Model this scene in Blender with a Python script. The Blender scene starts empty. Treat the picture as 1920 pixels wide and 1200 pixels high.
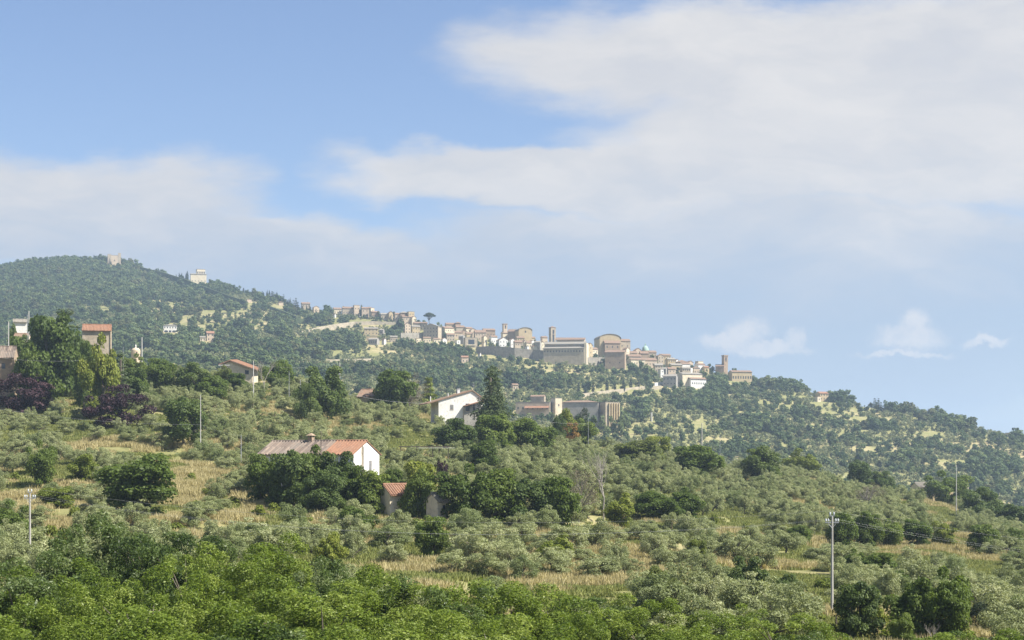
import bpy, math, random
import numpy as np
from mathutils import Vector

# ------------------------------------------------------------------ camera, sky, sun, exposure
FPX, CX, HR = 3000.0, 960.0, 860.0      # focal length, centre column and horizon row of the photograph (pixels)
scene = bpy.context.scene
C = scene.collection
cd = bpy.data.cameras.new('camera')
cam = bpy.data.objects.new('camera', cd)
C.objects.link(cam)
cam.location = (0, 0, 0)
cam.rotation_euler = (math.radians(90), 0, 0)
cd.sensor_width = 36.0
cd.lens = 36.0 * FPX / 1920.0
cd.shift_y = (HR - 600.0) / 1920.0
cd.clip_start = 0.5
cd.clip_end = 30000.0
scene.camera = cam

scene.view_settings.view_transform = 'Standard'
scene.view_settings.look = 'None'
scene.view_settings.gamma = 1.0
scene.view_settings.use_curve_mapping = False
scene.view_settings.exposure = 1.2

SUN_AZ = math.radians(107)      # clockwise from the view direction (+Y): the sun stands to the right, a little behind the camera
SUN_EL = math.radians(49)
SUN_DIR = Vector((math.sin(SUN_AZ) * math.cos(SUN_EL), math.cos(SUN_AZ) * math.cos(SUN_EL), math.sin(SUN_EL)))
sd = bpy.data.lights.new('sun', 'SUN')
sun = bpy.data.objects.new('sun', sd)
C.objects.link(sun)
sd.energy = 4.8
sd.angle = math.radians(0.53)
sd.color = (1.0, 0.95, 0.86)
sun.rotation_euler = SUN_DIR.to_track_quat('Z', 'Y').to_euler()
sun.location = (300, -100, 500)


class NT:
    """small helper that writes shader nodes"""
    def __init__(s, tree):
        s.t = tree
        s.n = tree.nodes
        s.l = tree.links

    def put(s, sock, v):
        if isinstance(v, (int, float)):
            sock.default_value = v
        elif isinstance(v, (tuple, list)):
            sock.default_value = v if len(v) == len(sock.default_value) else (*v, 1.0)[:len(sock.default_value)]
        else:
            s.l.new(v, sock)

    def m(s, op, a, b=None, c=None, clamp=False):
        n = s.n.new('ShaderNodeMath')
        n.operation = op
        n.use_clamp = clamp
        s.put(n.inputs[0], a)
        if b is not None:
            s.put(n.inputs[1], b)
        if c is not None:
            s.put(n.inputs[2], c)
        return n.outputs[0]

    def vm(s, op, a, b):
        n = s.n.new('ShaderNodeVectorMath')
        n.operation = op
        s.put(n.inputs[0], a)
        s.put(n.inputs[1], b)
        return n.outputs[0]

    def noise(s, vec, scale, detail=4.0, rough=0.55, dist=0.0):
        n = s.n.new('ShaderNodeTexNoise')
        s.l.new(vec, n.inputs['Vector'])
        n.inputs['Scale'].default_value = scale
        n.inputs['Detail'].default_value = detail
        n.inputs['Roughness'].default_value = rough
        n.inputs['Distortion'].default_value = dist
        return n.outputs['Fac'], n.outputs['Color']

    def mix(s, f, a, b):
        n = s.n.new('ShaderNodeMix')
        n.data_type = 'RGBA'
        s.put(n.inputs[0], f)
        s.put(n.inputs[6], a)
        s.put(n.inputs[7], b)
        return n.outputs[2]

    def ss(s, v, lo, hi, to0=0.0, to1=1.0):
        n = s.n.new('ShaderNodeMapRange')
        n.interpolation_type = 'SMOOTHSTEP'
        s.put(n.inputs[0], v)
        n.inputs[1].default_value = lo
        n.inputs[2].default_value = hi
        n.inputs[3].default_value = to0
        n.inputs[4].default_value = to1
        return n.outputs[0]

    def mapping(s, vec, scale=(1, 1, 1), loc=(0, 0, 0), rot=(0, 0, 0)):
        n = s.n.new('ShaderNodeMapping')
        s.l.new(vec, n.inputs[0])
        n.inputs['Scale'].default_value = scale
        n.inputs['Location'].default_value = loc
        n.inputs['Rotation'].default_value = rot
        return n.outputs[0]


def make_world():
    w = bpy.data.worlds.new('World')
    scene.world = w
    w.use_nodes = True
    t = NT(w.node_tree)
    t.n.clear()
    out = t.n.new('ShaderNodeOutputWorld')
    bg = t.n.new('ShaderNodeBackground')
    sky = t.n.new('ShaderNodeTexSky')
    sky.sky_type = 'NISHITA'
    sky.sun_disc = False
    sky.sun_elevation = SUN_EL
    sky.sun_rotation = SUN_AZ
    sky.altitude = 300
    sky.air_density = 1.0
    sky.dust_density = 0.8
    sky.ozone_density = 1.2
    co = t.n.new('ShaderNodeTexCoord').outputs['Generated']
    sep = t.n.new('ShaderNodeSeparateXYZ')
    t.l.new(co, sep.inputs[0])
    x, y, z = sep.outputs
    yy = t.m('MAXIMUM', t.m('ABSOLUTE', y), 0.15)
    u = t.m('DIVIDE', x, yy)
    v = t.m('DIVIDE', z, yy)
    comb = t.n.new('ShaderNodeCombineXYZ')
    t.l.new(u, comb.inputs[0])
    t.l.new(v, comb.inputs[1])
    uv = comb.outputs[0]
    # ragged, wind-drawn edges: the coordinates are displaced by noise of several sizes
    st = t.mapping(uv, (1.0, 2.2, 1.0), rot=(0, 0, math.radians(-8)))
    _, c1 = t.noise(st, 5.0, 6, 0.55)
    _, c2 = t.noise(t.mapping(uv, (1.0, 3.2, 1.0), rot=(0, 0, math.radians(12))), 22.0, 5, 0.6)
    d1 = t.vm('MULTIPLY', t.vm('SUBTRACT', c1, (0.5, 0.5, 0.5)), (0.20, 0.085, 0))
    d2 = t.vm('MULTIPLY', t.vm('SUBTRACT', c2, (0.5, 0.5, 0.5)), (0.05, 0.018, 0))
    wuv = t.vm('ADD', t.vm('ADD', uv, d1), d2)
    _, c3 = t.noise(uv, 42.0, 7, 0.68)
    cuv = t.vm('ADD', uv, t.vm('MULTIPLY', t.vm('SUBTRACT', c3, (0.5, 0.5, 0.5)), (0.030, 0.026, 0)))

    def blob(vec, px, row, rx, ry, rot=0):
        cx, cy = (px - CX) / FPX, (HR - row) / FPX
        q = t.mapping(vec, (1, 1, 1), (-cx, -cy, 0))
        q = t.mapping(q, (FPX / rx, FPX / ry, 1), rot=(0, 0, math.radians(rot)))
        n = t.n.new('ShaderNodeVectorMath')
        n.operation = 'LENGTH'
        t.l.new(q, n.inputs[0])
        return t.m('SUBTRACT', 1.0, n.outputs['Value'])

    def union(vec, items):
        r = None
        for it in items:
            b = blob(vec, *it)
            r = b if r is None else t.m('SMOOTH_MAX', r, b, 0.12)
        return r
    high = union(wuv, [(1560, 95, 790, 150), (1680, 260, 700, 150), (1150, 330, 620, 72, 0),
                       (20, 400, 520, 150, 4), (430, 475, 560, 95, 0), (1500, 470, 900, 130), (1300, 640, 1500, 220)])
    mask = t.ss(high, -0.03, 0.34)
    low = union(cuv, [(1395, 626, 56, 34), (1352, 642, 58, 20), (1484, 636, 26, 26), (1430, 654, 110, 16), (1718, 606, 38, 38),
                      (1700, 632, 90, 28), (1850, 642, 60, 12), (1690, 660, 110, 8)])
    lowm = t.m('MULTIPLY', t.ss(low, -0.02, 0.6, 0.0, 0.62), t.ss(t.noise(uv, 70.0, 6, 0.7)[0], 0.25, 0.6, 0.35, 1.0))
    # somewhere else in the sky: ordinary broken high cloud
    other, _ = t.noise(t.mapping(co, (1, 1, 2.5)), 2.2, 6, 0.6)
    om = t.m('MULTIPLY', t.ss(other, 0.45, 0.65), 0.7)
    front = t.ss(y, 0.55, 0.8)
    mask = t.m('ADD', t.m('MULTIPLY', mask, front), t.m('MULTIPLY', om, t.m('SUBTRACT', 1.0, front)))
    streak, _ = t.noise(t.mapping(wuv, (1.0, 2.6, 1.0), rot=(0, 0, math.radians(10))), 9.0, 7, 0.6)
    mask = t.m('MULTIPLY', mask, t.ss(streak, 0.25, 0.7, 0.84, 1.0))
    thick = t.m('MULTIPLY', mask, t.ss(v, 0.02, 0.2, 0.85, 1.0))
    col = t.n.new('ShaderNodeMix')
    col.data_type = 'RGBA'
    tint = t.n.new('ShaderNodeMix')
    tint.data_type = 'RGBA'
    tint.blend_type = 'MULTIPLY'
    tint.inputs[0].default_value = 1.0
    t.l.new(sky.outputs[0], tint.inputs[6])
    tint.inputs[7].default_value = SKY_TINT
    base = tint.outputs[2]
    ccol = t.mix(t.ss(streak, 0.3, 0.7), tuple(c * 0.93 for c in CLOUD_COL), tuple(c * 1.04 for c in CLOUD_COL))
    ccol = t.mix(t.ss(t.m('ADD', v, t.m('MULTIPLY', t.m('SUBTRACT', streak, 0.5), 0.1)), 0.07, 0.19), VEIL_COL, ccol)
    cl = t.mix(thick, base, ccol)
    cl = t.mix(t.m('MULTIPLY', lowm, front), cl, CUMULUS_COL)
    t.l.new(cl, bg.inputs[0])
    bg.inputs[1].default_value = SKY_STRENGTH
    t.l.new(bg.outputs[0], out.inputs[0])


SKY_STRENGTH = 0.05
SKY_TINT = (1.14, 1.18, 1.34, 1)
CLOUD_COL = (6.7, 6.5, 6.4)
VEIL_COL = (3.5, 4.35, 5.7)
CUMULUS_COL = (8.3, 7.7, 7.3)
make_world()

scene.render.engine = 'CYCLES'
cy = scene.cycles
cy.max_bounces = 5
cy.diffuse_bounces = 2
cy.glossy_bounces = 2
cy.transmission_bounces = 3
cy.transparent_max_bounces = 4
cy.volume_bounces = 0
cy.use_adaptive_sampling = False
cy.use_denoising = True
cy.denoiser = 'OPENIMAGEDENOISE'
cy.sample_clamp_indirect = 4.0
scene.render.threads_mode = 'AUTO'

# ------------------------------------------------------------------ terrain
rng = np.random.default_rng(7)
NPX = np.array([0, 240, 480, 720, 960, 1200, 1440, 1680, 1920], float)
NY = np.array([80, 110, 150, 200, 260, 330, 420, 520], float)
NROW = np.array([
    [1290, 1290, 1290, 1295, 1300, 1310, 1320, 1320, 1320],
    [1170, 1175, 1180, 1190, 1200, 1210, 1220, 1230, 1240],
    [1090, 1090, 1095, 1105, 1120, 1130, 1145, 1155, 1165],
    [1015, 1015, 1020, 1030, 1045, 1060, 1080, 1095, 1105],
    [935, 930, 930, 940, 960, 990, 1020, 1045, 1055],
    [855, 852, 855, 870, 895, 930, 970, 1000, 1020],
    [775, 765, 775, 805, 845, 885, 925, 965, 1000],
    [712, 702, 712, 758, 810, 850, 885, 930, 975]], float)
SKX = np.array([-900, 0, 60, 150, 230, 300, 370, 450, 520, 560, 640, 700, 760, 820, 900, 960, 1020, 1100, 1180, 1240, 1320, 1400,
                1500, 1530, 1600, 1640, 1750, 1830, 1920, 2400, 3000], float)
SKR = np.array([560, 505, 494, 490, 492, 514, 526, 546, 564, 579, 588, 594, 604, 616, 628, 636, 646, 652, 662, 678, 690, 712,
                730, 742, 756, 766, 782, 806, 824, 852, 862], float)
SKY_D = np.interp(SKX, [-900, 250, 400, 560, 700, 1000, 1400, 1920, 3000], [2600, 2550, 2350, 2080, 1950, 1780, 1700, 1500, 1500])


def ease(x):
    return x * x * (3 - 2 * x)


gpx = np.concatenate([np.arange(-3400, -300, 60), np.arange(-300, 2220, 9), np.arange(2220, 5300, 60)]).astype(float)
gy = np.concatenate([[1.5, 4, 8, 14, 20, 28, 36, 44, 52], np.arange(60, 580, 3.0), np.arange(580, 960, 12.0), np.arange(960, 2700, 5.0),
                     np.arange(2700, 4200, 60), [4500, 5000, 6000, 8000, 11000, 15000]]).astype(float)


def smooth_base(px, Y):
    """height of the land before terraces and small relief; px is the bearing as a photo column"""
    pc = np.clip(px, 0, 1920)
    i = np.clip(np.searchsorted(NPX, pc) - 1, 0, len(NPX) - 2)
    f = ease((pc - NPX[i]) / (NPX[i + 1] - NPX[i]))
    zs = []
    for k in range(len(NY)):
        row = NROW[k][i] * (1 - f) + NROW[k][i + 1] * f
        zs.append((HR - row) / FPX * NY[k])
    crest_row = NROW[-1][i] * (1 - f) + NROW[-1][i + 1] * f
    one = np.ones_like(px, dtype=float)
    skr = np.interp(px, SKX, SKR)
    sky = np.interp(px, SKX, SKY_D)
    zsk = (HR - skr) / FPX * sky
    rb = crest_row + 26
    knots = [(0.0, -1.65 * one), (10, -4.0 * one), (20, -6.3 * one), (40, -9.0 * one), (60, -10.8 * one)]
    knots += [(NY[k], zs[k]) for k in range(len(NY))]
    knots += [(600, (HR - crest_row - 18) / FPX * 600), (760, (HR - crest_row - 44) / FPX * 760)]
    z1000 = (HR - rb) / FPX * 1000
    out = np.zeros_like(px, dtype=float)
    ks = knots + [(1000, z1000)]
    for a, b in zip(ks[:-1], ks[1:]):
        msk = (Y >= a[0]) & (Y < b[0])
        g = (Y - a[0]) / (b[0] - a[0])
        out = np.where(msk, a[1] * (1 - g) + b[1] * g, out)
    s = np.clip((Y - 1000) / (sky - 1000), 0, 1)
    row = rb + (skr - rb) * s ** 0.9
    far = (HR - row) / FPX * Y
    out = np.where((Y >= 1000) & (Y <= sky), far, out)
    out = np.where(Y > sky, np.maximum(zsk - 0.16 * (Y - sky) - 0.0002 * (Y - sky) ** 2, -70), out)
    return out


GP, GYY = np.meshgrid(gpx, gy)
ZB = smooth_base(GP, GYY)


def blur(a, n):
    for _ in range(n):
        b = a.copy()
        b[1:-1] = (a[:-2] + 2 * a[1:-1] + a[2:]) / 4
        a = b.copy()
        a[:, 1:-1] = (b[:, :-2] + 2 * b[:, 1:-1] + b[:, 2:]) / 4
    return a


ZS = blur(ZB, 4)

# value noise for placing things (lattice of random numbers)
_lat = rng.random((256, 256))


def vnoise(x, y, s):
    x = np.asarray(x) / s + 1000.3
    y = np.asarray(y) / s + 1000.7
    xi, yi = np.floor(x).astype(int), np.floor(y).astype(int)
    fx, fy = ease(x - xi), ease(y - yi)
    g = lambda a, b: _lat[a % 256, b % 256]
    return (g(xi, yi) * (1 - fx) + g(xi + 1, yi) * fx) * (1 - fy) + (g(xi, yi + 1) * (1 - fx) + g(xi + 1, yi + 1) * fx) * fy


def fnoise(x, y, s):
    return (vnoise(x, y, s) + 0.5 * vnoise(x + 77, y + 31, s / 2) + 0.25 * vnoise(x + 13, y + 91, s / 4)) / 1.75


GX = (GP - CX) / FPX * GYY
terr = ZS + 6 * (fnoise(GX, GYY, 160) - 0.5) * np.clip((GYY - 900) / 200, 0, 1) * 1.0


def terrace(z, step, sharp):
    q = z / step
    k = np.floor(q)
    f = q - k
    g = np.clip((f - sharp) / (1 - sharp), 0, 1)
    return (k + 0.25 * f + 0.75 * ease(g)) * step


warp = 14 * (fnoise(GX, GYY, 220) - 0.5)
far_t = terrace(terr + warp, 5.2, 0.62) - warp
near_t = terrace(terr + 0.4 * warp, 1.6, 0.7) - 0.4 * warp
wf = np.clip((GYY - 980) / 120, 0, 1) * np.clip((2600 - GYY) / 200, 0, 1) * np.clip((fnoise(GX + 500, GYY, 260) - 0.25) * 3, 0, 1)
wn = np.clip((GYY - 90) / 60, 0, 1) * np.clip((600 - GYY) / 60, 0, 1)
ZG = terr * (1 - wf) + far_t * wf
ZG = ZG * (1 - wn) + near_t * wn
ZG = ZG + 0.35 * (fnoise(GX, GYY, 9) - 0.5) * np.clip(GYY / 60, 0, 1)
# keep the skyline where the photograph has it


def ground(x, Y):
    """height of the finished terrain"""
    x = np.asarray(x, float)
    Y = np.asarray(Y, float)
    px = x / Y * FPX + CX
    i = np.clip(np.searchsorted(gpx, px) - 1, 0, len(gpx) - 2)
    j = np.clip(np.searchsorted(gy, Y) - 1, 0, len(gy) - 2)
    fx = np.clip((px - gpx[i]) / (gpx[i + 1] - gpx[i]), 0, 1)
    fy = np.clip((Y - gy[j]) / (gy[j + 1] - gy[j]), 0, 1)
    return (ZG[j, i] * (1 - fx) + ZG[j, i + 1] * fx) * (1 - fy) + (ZG[j + 1, i] * (1 - fx) + ZG[j + 1, i + 1] * fx) * fy


def dist_at(px, row, far=False):
    """distance at which the land shows at this row of the photograph"""
    j0, j1 = (np.searchsorted(gy, 1000), np.searchsorted(gy, 2690)) if far else (np.searchsorted(gy, 60), np.searchsorted(gy, 560))
    i = min(max(int(np.searchsorted(gpx, px)), 0), len(gpx) - 1)
    rows = HR - ZS[j0:j1, i] / gy[j0:j1] * FPX
    k = int(np.argmin(rows)) if far else len(rows) - 1
    r = np.minimum.accumulate(rows[:k + 1])
    return float(np.interp(-row, -r, gy[j0:j0 + k + 1]))


def X(px, Y):
    return (px - CX) / FPX * Y


def Z(row, Y):
    return (HR - row) / FPX * Y


# ------------------------------------------------------------------ mesh and tagging helpers
def tag(o, label=None, cat=None, group=None, kind=None):
    if label:
        o['label'] = label
    if cat:
        o['category'] = cat
    if group:
        o['group'] = group
    if kind:
        o['kind'] = kind
    return o


def mesh_np(name, v, f, mats=(), smooth=False, attr=None, mi=None):
    """a mesh from numpy arrays; f has 3 or 4 columns"""
    v = np.asarray(v, np.float32)
    f = np.asarray(f, np.int32)
    me = bpy.data.meshes.new(name)
    n = f.shape[1]
    me.vertices.add(len(v))
    me.vertices.foreach_set('co', v.ravel())
    me.loops.add(f.size)
    me.loops.foreach_set('vertex_index', f.ravel())
    me.polygons.add(len(f))
    me.polygons.foreach_set('loop_start', np.arange(0, f.size, n, dtype=np.int32))
    if mi is not None:
        me.polygons.foreach_set('material_index', np.asarray(mi, np.int32))
    for m in mats:
        me.materials.append(m)
    if attr is not None:
        a = me.attributes.new('tint', 'FLOAT', 'POINT')
        a.data.foreach_set('value', np.asarray(attr, np.float32))
    me.update(calc_edges=True)
    if smooth:
        me.polygons.foreach_set('use_smooth', np.ones(len(f), bool))
    return me


def obj(name, me, parent=None):
    o = bpy.data.objects.new(name, me)
    C.objects.link(o)
    if parent is not None:
        o.parent = parent
    return o


def empty(name, loc, rz=0.0, label=None, cat=None, group=None):
    o = bpy.data.objects.new(name, None)
    C.objects.link(o)
    o.location = loc
    o.rotation_euler = (0, 0, rz)
    o.empty_display_size = 0.5
    return tag(o, label, cat, group)


class MB:
    """collects boxes, prisms and tubes into one mesh"""
    def __init__(s):
        s.v = []
        s.f = []
        s.m = []

    def face(s, pts, m=0):
        k = len(s.v)
        s.v += [tuple(p) for p in pts]
        s.f.append(tuple(range(k, k + len(pts))))
        s.m.append(m)

    def box(s, x0, x1, y0, y1, z0, z1, m=0):
        k = len(s.v)
        s.v += [(x0, y0, z0), (x1, y0, z0), (x1, y1, z0), (x0, y1, z0), (x0, y0, z1), (x1, y0, z1), (x1, y1, z1), (x0, y1, z1)]
        for q in ((0, 3, 2, 1), (4, 5, 6, 7), (0, 1, 5, 4), (1, 2, 6, 5), (2, 3, 7, 6), (3, 0, 4, 7)):
            s.f.append(tuple(k + i for i in q))
            s.m.append(m)
        return s

    def hexa(s, p, m=0):
        """eight corners: four below, four above, both anticlockwise"""
        k = len(s.v)
        s.v += [tuple(q) for q in p]
        for q in ((0, 3, 2, 1), (4, 5, 6, 7), (0, 1, 5, 4), (1, 2, 6, 5), (2, 3, 7, 6), (3, 0, 4, 7)):
            s.f.append(tuple(k + i for i in q))
            s.m.append(m)
        return s

    def tube(s, pts, rad, n=6, m=0, cap=True):
        pts = [Vector(p) for p in pts]
        if isinstance(rad, (int, float)):
            rad = [rad] * len(pts)
        k = len(s.v)
        for i, p in enumerate(pts):
            d = (pts[min(i + 1, len(pts) - 1)] - pts[max(i - 1, 0)]).normalized()
            a = d.cross(Vector((0.31, 0.87, 0.12))).normalized()
            b = d.cross(a)
            for j in range(n):
                t = 2 * math.pi * j / n
                s.v.append(tuple(p + (a * math.cos(t) + b * math.sin(t)) * rad[i]))
        for i in range(len(pts) - 1):
            for j in range(n):
                s.f.append((k + i * n + j, k + i * n + (j + 1) % n, k + (i + 1) * n + (j + 1) % n, k + (i + 1) * n + j))
                s.m.append(m)
        if cap:
            s.f.append(tuple(k + j for j in range(n)))
            s.f.append(tuple(k + (len(pts) - 1) * n + j for j in reversed(range(n))))
            s.m += [m, m]
        return s

    def lathe(s, prof, cx=0, cy=0, n=16, m=0):
        k = len(s.v)
        for r, z in prof:
            for j in range(n):
                t = 2 * math.pi * j / n
                s.v.append((cx + r * math.cos(t), cy + r * math.sin(t), z))
        for i in range(len(prof) - 1):
            for j in range(n):
                s.f.append((k + i * n + j, k + i * n + (j + 1) % n, k + (i + 1) * n + (j + 1) % n, k + (i + 1) * n + j))
                s.m.append(m)
        return s

    def mesh(s, name, mats, smooth=False):
        me = bpy.data.meshes.new(name)
        me.from_pydata(s.v, [], s.f)
        for q in (mats if isinstance(mats, (list, tuple)) else [mats]):
            me.materials.append(q)
        me.polygons.foreach_set('material_index', s.m)
        if smooth:
            me.polygons.foreach_set('use_smooth', [True] * len(s.f))
        me.update()
        return me

    def build(s, name, mats, parent=None, smooth=False):
        return obj(name, s.mesh(name, mats, smooth), parent)


# ------------------------------------------------------------------ materials
def principled(name, rough=0.85, spec=0.25):
    m = bpy.data.materials.new(name)
    m.use_nodes = True
    t = NT(m.node_tree)
    b = t.n['Principled BSDF']
    b.inputs['Roughness'].default_value = rough
    b.inputs['Specular IOR Level'].default_value = spec
    return m, t, b


def mat_mottled(name, c1, c2, scale=1.0, rough=0.9, c3=None, bump=0.0, stretch=(1, 1, 1), spec=0.2):
    m, t, b = principled(name, rough, spec)
    co = t.n.new('ShaderNodeTexCoord').outputs['Object']
    oi = t.n.new('ShaderNodeObjectInfo')
    sh = t.vm('ADD', co, t.vm('MULTIPLY', oi.outputs['Location'], (0.13, 0.17, 0.11)))
    q = t.mapping(sh, stretch)
    f, _ = t.noise(q, scale, 5, 0.65)
    f2, _ = t.noise(q, scale * 6.3, 3, 0.6)
    col = t.mix(t.ss(f, 0.35, 0.65), c1, c2)
    if c3:
        col = t.mix(t.ss(f2, 0.52, 0.70), col, c3)
    t.l.new(col, b.inputs['Base Color'])
    if bump:
        bn = t.n.new('ShaderNodeBump')
        bn.inputs['Strength'].default_value = bump
        bn.inputs['Distance'].default_value = 0.05
        t.l.new(f2, bn.inputs['Height'])
        t.l.new(bn.outputs[0], b.inputs['Normal'])
    return m


def mat_leaf(name, dark, mid, light, trans=0.28, rough=0.6, hue=0.5, odd=None):
    """leaf colour differs from sprig to sprig and from plant to plant"""
    m = bpy.data.materials.new(name)
    m.use_nodes = True
    t = NT(m.node_tree)
    t.n.clear()
    out = t.n.new('ShaderNodeOutputMaterial')
    at = t.n.new('ShaderNodeAttribute')
    at.attribute_name = 'tint'
    oi = t.n.new('ShaderNodeObjectInfo')
    f = t.m('ADD', t.m('MULTIPLY', at.outputs['Fac'], 1.0 - hue), t.m('MULTIPLY', oi.outputs['Random'], hue))
    col = t.mix(t.ss(f, 0.0, 0.5), dark, mid)
    col = t.mix(t.ss(f, 0.5, 1.0), col, light)
    if odd:
        r2 = t.m('FRACT', t.m('MULTIPLY', oi.outputs['Random'], 17.31))
        col = t.mix(t.m('MULTIPLY', t.ss(r2, 0.8, 0.95), 0.75), col, odd)
    di = t.n.new('ShaderNodeBsdfPrincipled')
    di.inputs['Roughness'].default_value = rough
    di.inputs['Specular IOR Level'].default_value = 0.22
    t.l.new(col, di.inputs['Base Color'])
    tr = t.n.new('ShaderNodeBsdfTranslucent')
    tc = t.mix(0.5, col, t.vm('MULTIPLY', col, (1.5, 1.5, 0.55)))
    t.l.new(tc, tr.inputs[0])
    mx = t.n.new('ShaderNodeMixShader')
    mx.inputs[0].default_value = trans
    t.l.new(di.outputs[0], mx.inputs[1])
    t.l.new(tr.outputs[0], mx.inputs[2])
    t.l.new(mx.outputs[0], out.inputs[0])
    return m


M = {}
M['olive'] = mat_leaf('olive_leaves', (0.16, 0.187, 0.08), (0.27, 0.298, 0.14), (0.385, 0.398, 0.22), 0.3, 0.5, 0.42, odd=(0.15, 0.19, 0.07))
M['oak'] = mat_leaf('broad_leaves', (0.058, 0.091, 0.019), (0.110, 0.155, 0.031), (0.187, 0.232, 0.052), 0.42, 0.55, 0.55, odd=(0.13, 0.15, 0.04))
M['oak_dark'] = mat_leaf('dark_leaves', (0.048, 0.078, 0.022), (0.090, 0.129, 0.036), (0.150, 0.194, 0.052), 0.4, 0.55, 0.4)
M['lime'] = mat_leaf('bright_leaves', (0.095, 0.126, 0.019), (0.158, 0.194, 0.029), (0.242, 0.263, 0.047), 0.36, 0.55, 0.45)
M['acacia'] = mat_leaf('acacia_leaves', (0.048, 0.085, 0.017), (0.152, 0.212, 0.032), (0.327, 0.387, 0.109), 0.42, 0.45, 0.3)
M['acacia_dark'] = mat_leaf('dark_acacia_leaves', (0.042, 0.072, 0.024), (0.102, 0.150, 0.042), (0.264, 0.312, 0.156), 0.4, 0.4, 0.25)  # leaf colour of a darker, silver-tipped acacia variety
M['cedar'] = mat_leaf('cedar_needles', (0.041, 0.062, 0.025), (0.083, 0.113, 0.044), (0.152, 0.186, 0.080), 0.3, 0.7, 0.25)
M['cypress'] = mat_leaf('cypress_needles', (0.018, 0.03, 0.014), (0.03, 0.045, 0.018), (0.05, 0.07, 0.028), 0.05, 0.8, 0.4)
M['purple'] = mat_leaf('purple_leaves', (0.023, 0.013, 0.018), (0.046, 0.023, 0.029), (0.085, 0.046, 0.052), 0.15, 0.6, 0.3)
M['orange'] = mat_leaf('rusty_leaves', (0.12, 0.07, 0.02), (0.24, 0.14, 0.035), (0.32, 0.21, 0.06), 0.2, 0.7, 0.3)
M['brown'] = mat_leaf('withered_leaves', (0.10, 0.085, 0.055), (0.16, 0.135, 0.09), (0.22, 0.19, 0.13), 0.15, 0.8, 0.3)
M['far_wood'] = mat_leaf('woodland_leaves', (0.039, 0.067, 0.027), (0.084, 0.123, 0.045), (0.168, 0.202, 0.073), 0.3, 0.7, 0.7, odd=(0.12, 0.12, 0.05))
M['far_olive'] = mat_leaf('hillside_olive_leaves', (0.132, 0.160, 0.072), (0.209, 0.226, 0.105), (0.297, 0.303, 0.154), 0.2, 0.6, 0.6, odd=(0.07, 0.10, 0.035))
M['bark'] = mat_mottled('bark', (0.10, 0.08, 0.06), (0.17, 0.15, 0.12), 6.0, 0.95)
M['grey_bark'] = mat_mottled('bleached_bark', (0.20, 0.18, 0.155), (0.30, 0.275, 0.24), 5.0, 0.95)
M['straw'] = mat_leaf('dry_stalks', (0.27, 0.23, 0.11), (0.42, 0.36, 0.18), (0.56, 0.50, 0.30), 0.25, 0.8, 0.5)
M['weed'] = mat_leaf('weed_leaves', (0.12, 0.15, 0.04), (0.22, 0.24, 0.075), (0.32, 0.32, 0.12), 0.3, 0.8, 0.5)
M['concrete'] = mat_mottled('pole_concrete', (0.33, 0.31, 0.28), (0.45, 0.43, 0.39), 1.2, 0.85, stretch=(3, 3, 0.5))
M['white_pole'] = mat_mottled('pale_pole', (0.40, 0.385, 0.35), (0.50, 0.485, 0.45), 1.2, 0.8)
M['metal'] = mat_mottled('galvanised_steel', (0.28, 0.29, 0.30), (0.36, 0.37, 0.38), 3.0, 0.5, spec=0.5)
M['insulator'] = mat_mottled('glass_insulator', (0.45, 0.48, 0.50), (0.55, 0.57, 0.59), 3.0, 0.3, spec=0.6)
M['cable'] = mat_mottled('aluminium_cable', (0.34, 0.34, 0.33), (0.42, 0.42, 0.41), 1.0, 0.4, spec=0.5)
M['post'] = mat_mottled('dark_wood_post', (0.08, 0.065, 0.05), (0.14, 0.11, 0.09), 3.0, 0.9)
M['glass'] = mat_mottled('dark_window', (0.03, 0.035, 0.045), (0.05, 0.055, 0.065), 1.0, 0.25, spec=0.5)
M['shutter'] = mat_mottled('grey_shutter', (0.16, 0.16, 0.16), (0.24, 0.23, 0.22), 2.0, 0.8)
M['white_frame'] = mat_mottled('pale_frame', (0.62, 0.6, 0.56), (0.7, 0.68, 0.64), 2.0, 0.6)
M['stone_wall'] = mat_mottled('dry_stone', (0.22, 0.20, 0.16), (0.34, 0.31, 0.26), 0.5, 0.95, c3=(0.14, 0.13, 0.11), bump=0.6)
M['shade_wall'] = mat_mottled('shade_toned_stone', (0.05, 0.075, 0.03), (0.10, 0.125, 0.05), 0.18, 0.95, c3=(0.13, 0.125, 0.09), bump=0.5)  # dark green puts the shade on the city wall into its stone colour
M['embankment'] = mat_mottled('tan_masonry', (0.30, 0.26, 0.19), (0.42, 0.36, 0.27), 0.25, 0.95, c3=(0.20, 0.19, 0.13), bump=0.5)
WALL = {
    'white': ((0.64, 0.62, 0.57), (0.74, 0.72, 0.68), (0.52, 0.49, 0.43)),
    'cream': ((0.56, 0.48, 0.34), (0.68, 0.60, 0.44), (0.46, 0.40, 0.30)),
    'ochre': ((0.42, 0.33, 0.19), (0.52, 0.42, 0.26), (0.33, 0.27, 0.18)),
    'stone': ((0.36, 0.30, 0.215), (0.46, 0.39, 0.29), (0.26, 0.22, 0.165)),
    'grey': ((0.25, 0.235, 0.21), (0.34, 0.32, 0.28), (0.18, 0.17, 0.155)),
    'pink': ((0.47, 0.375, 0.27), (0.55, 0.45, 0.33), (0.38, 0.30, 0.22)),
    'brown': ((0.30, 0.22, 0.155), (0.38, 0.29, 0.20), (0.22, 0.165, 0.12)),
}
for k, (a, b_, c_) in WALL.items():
    M['w_' + k] = mat_mottled(k + '_wall', a, b_, 0.35, 0.92, c3=c_, bump=0.3)


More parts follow.
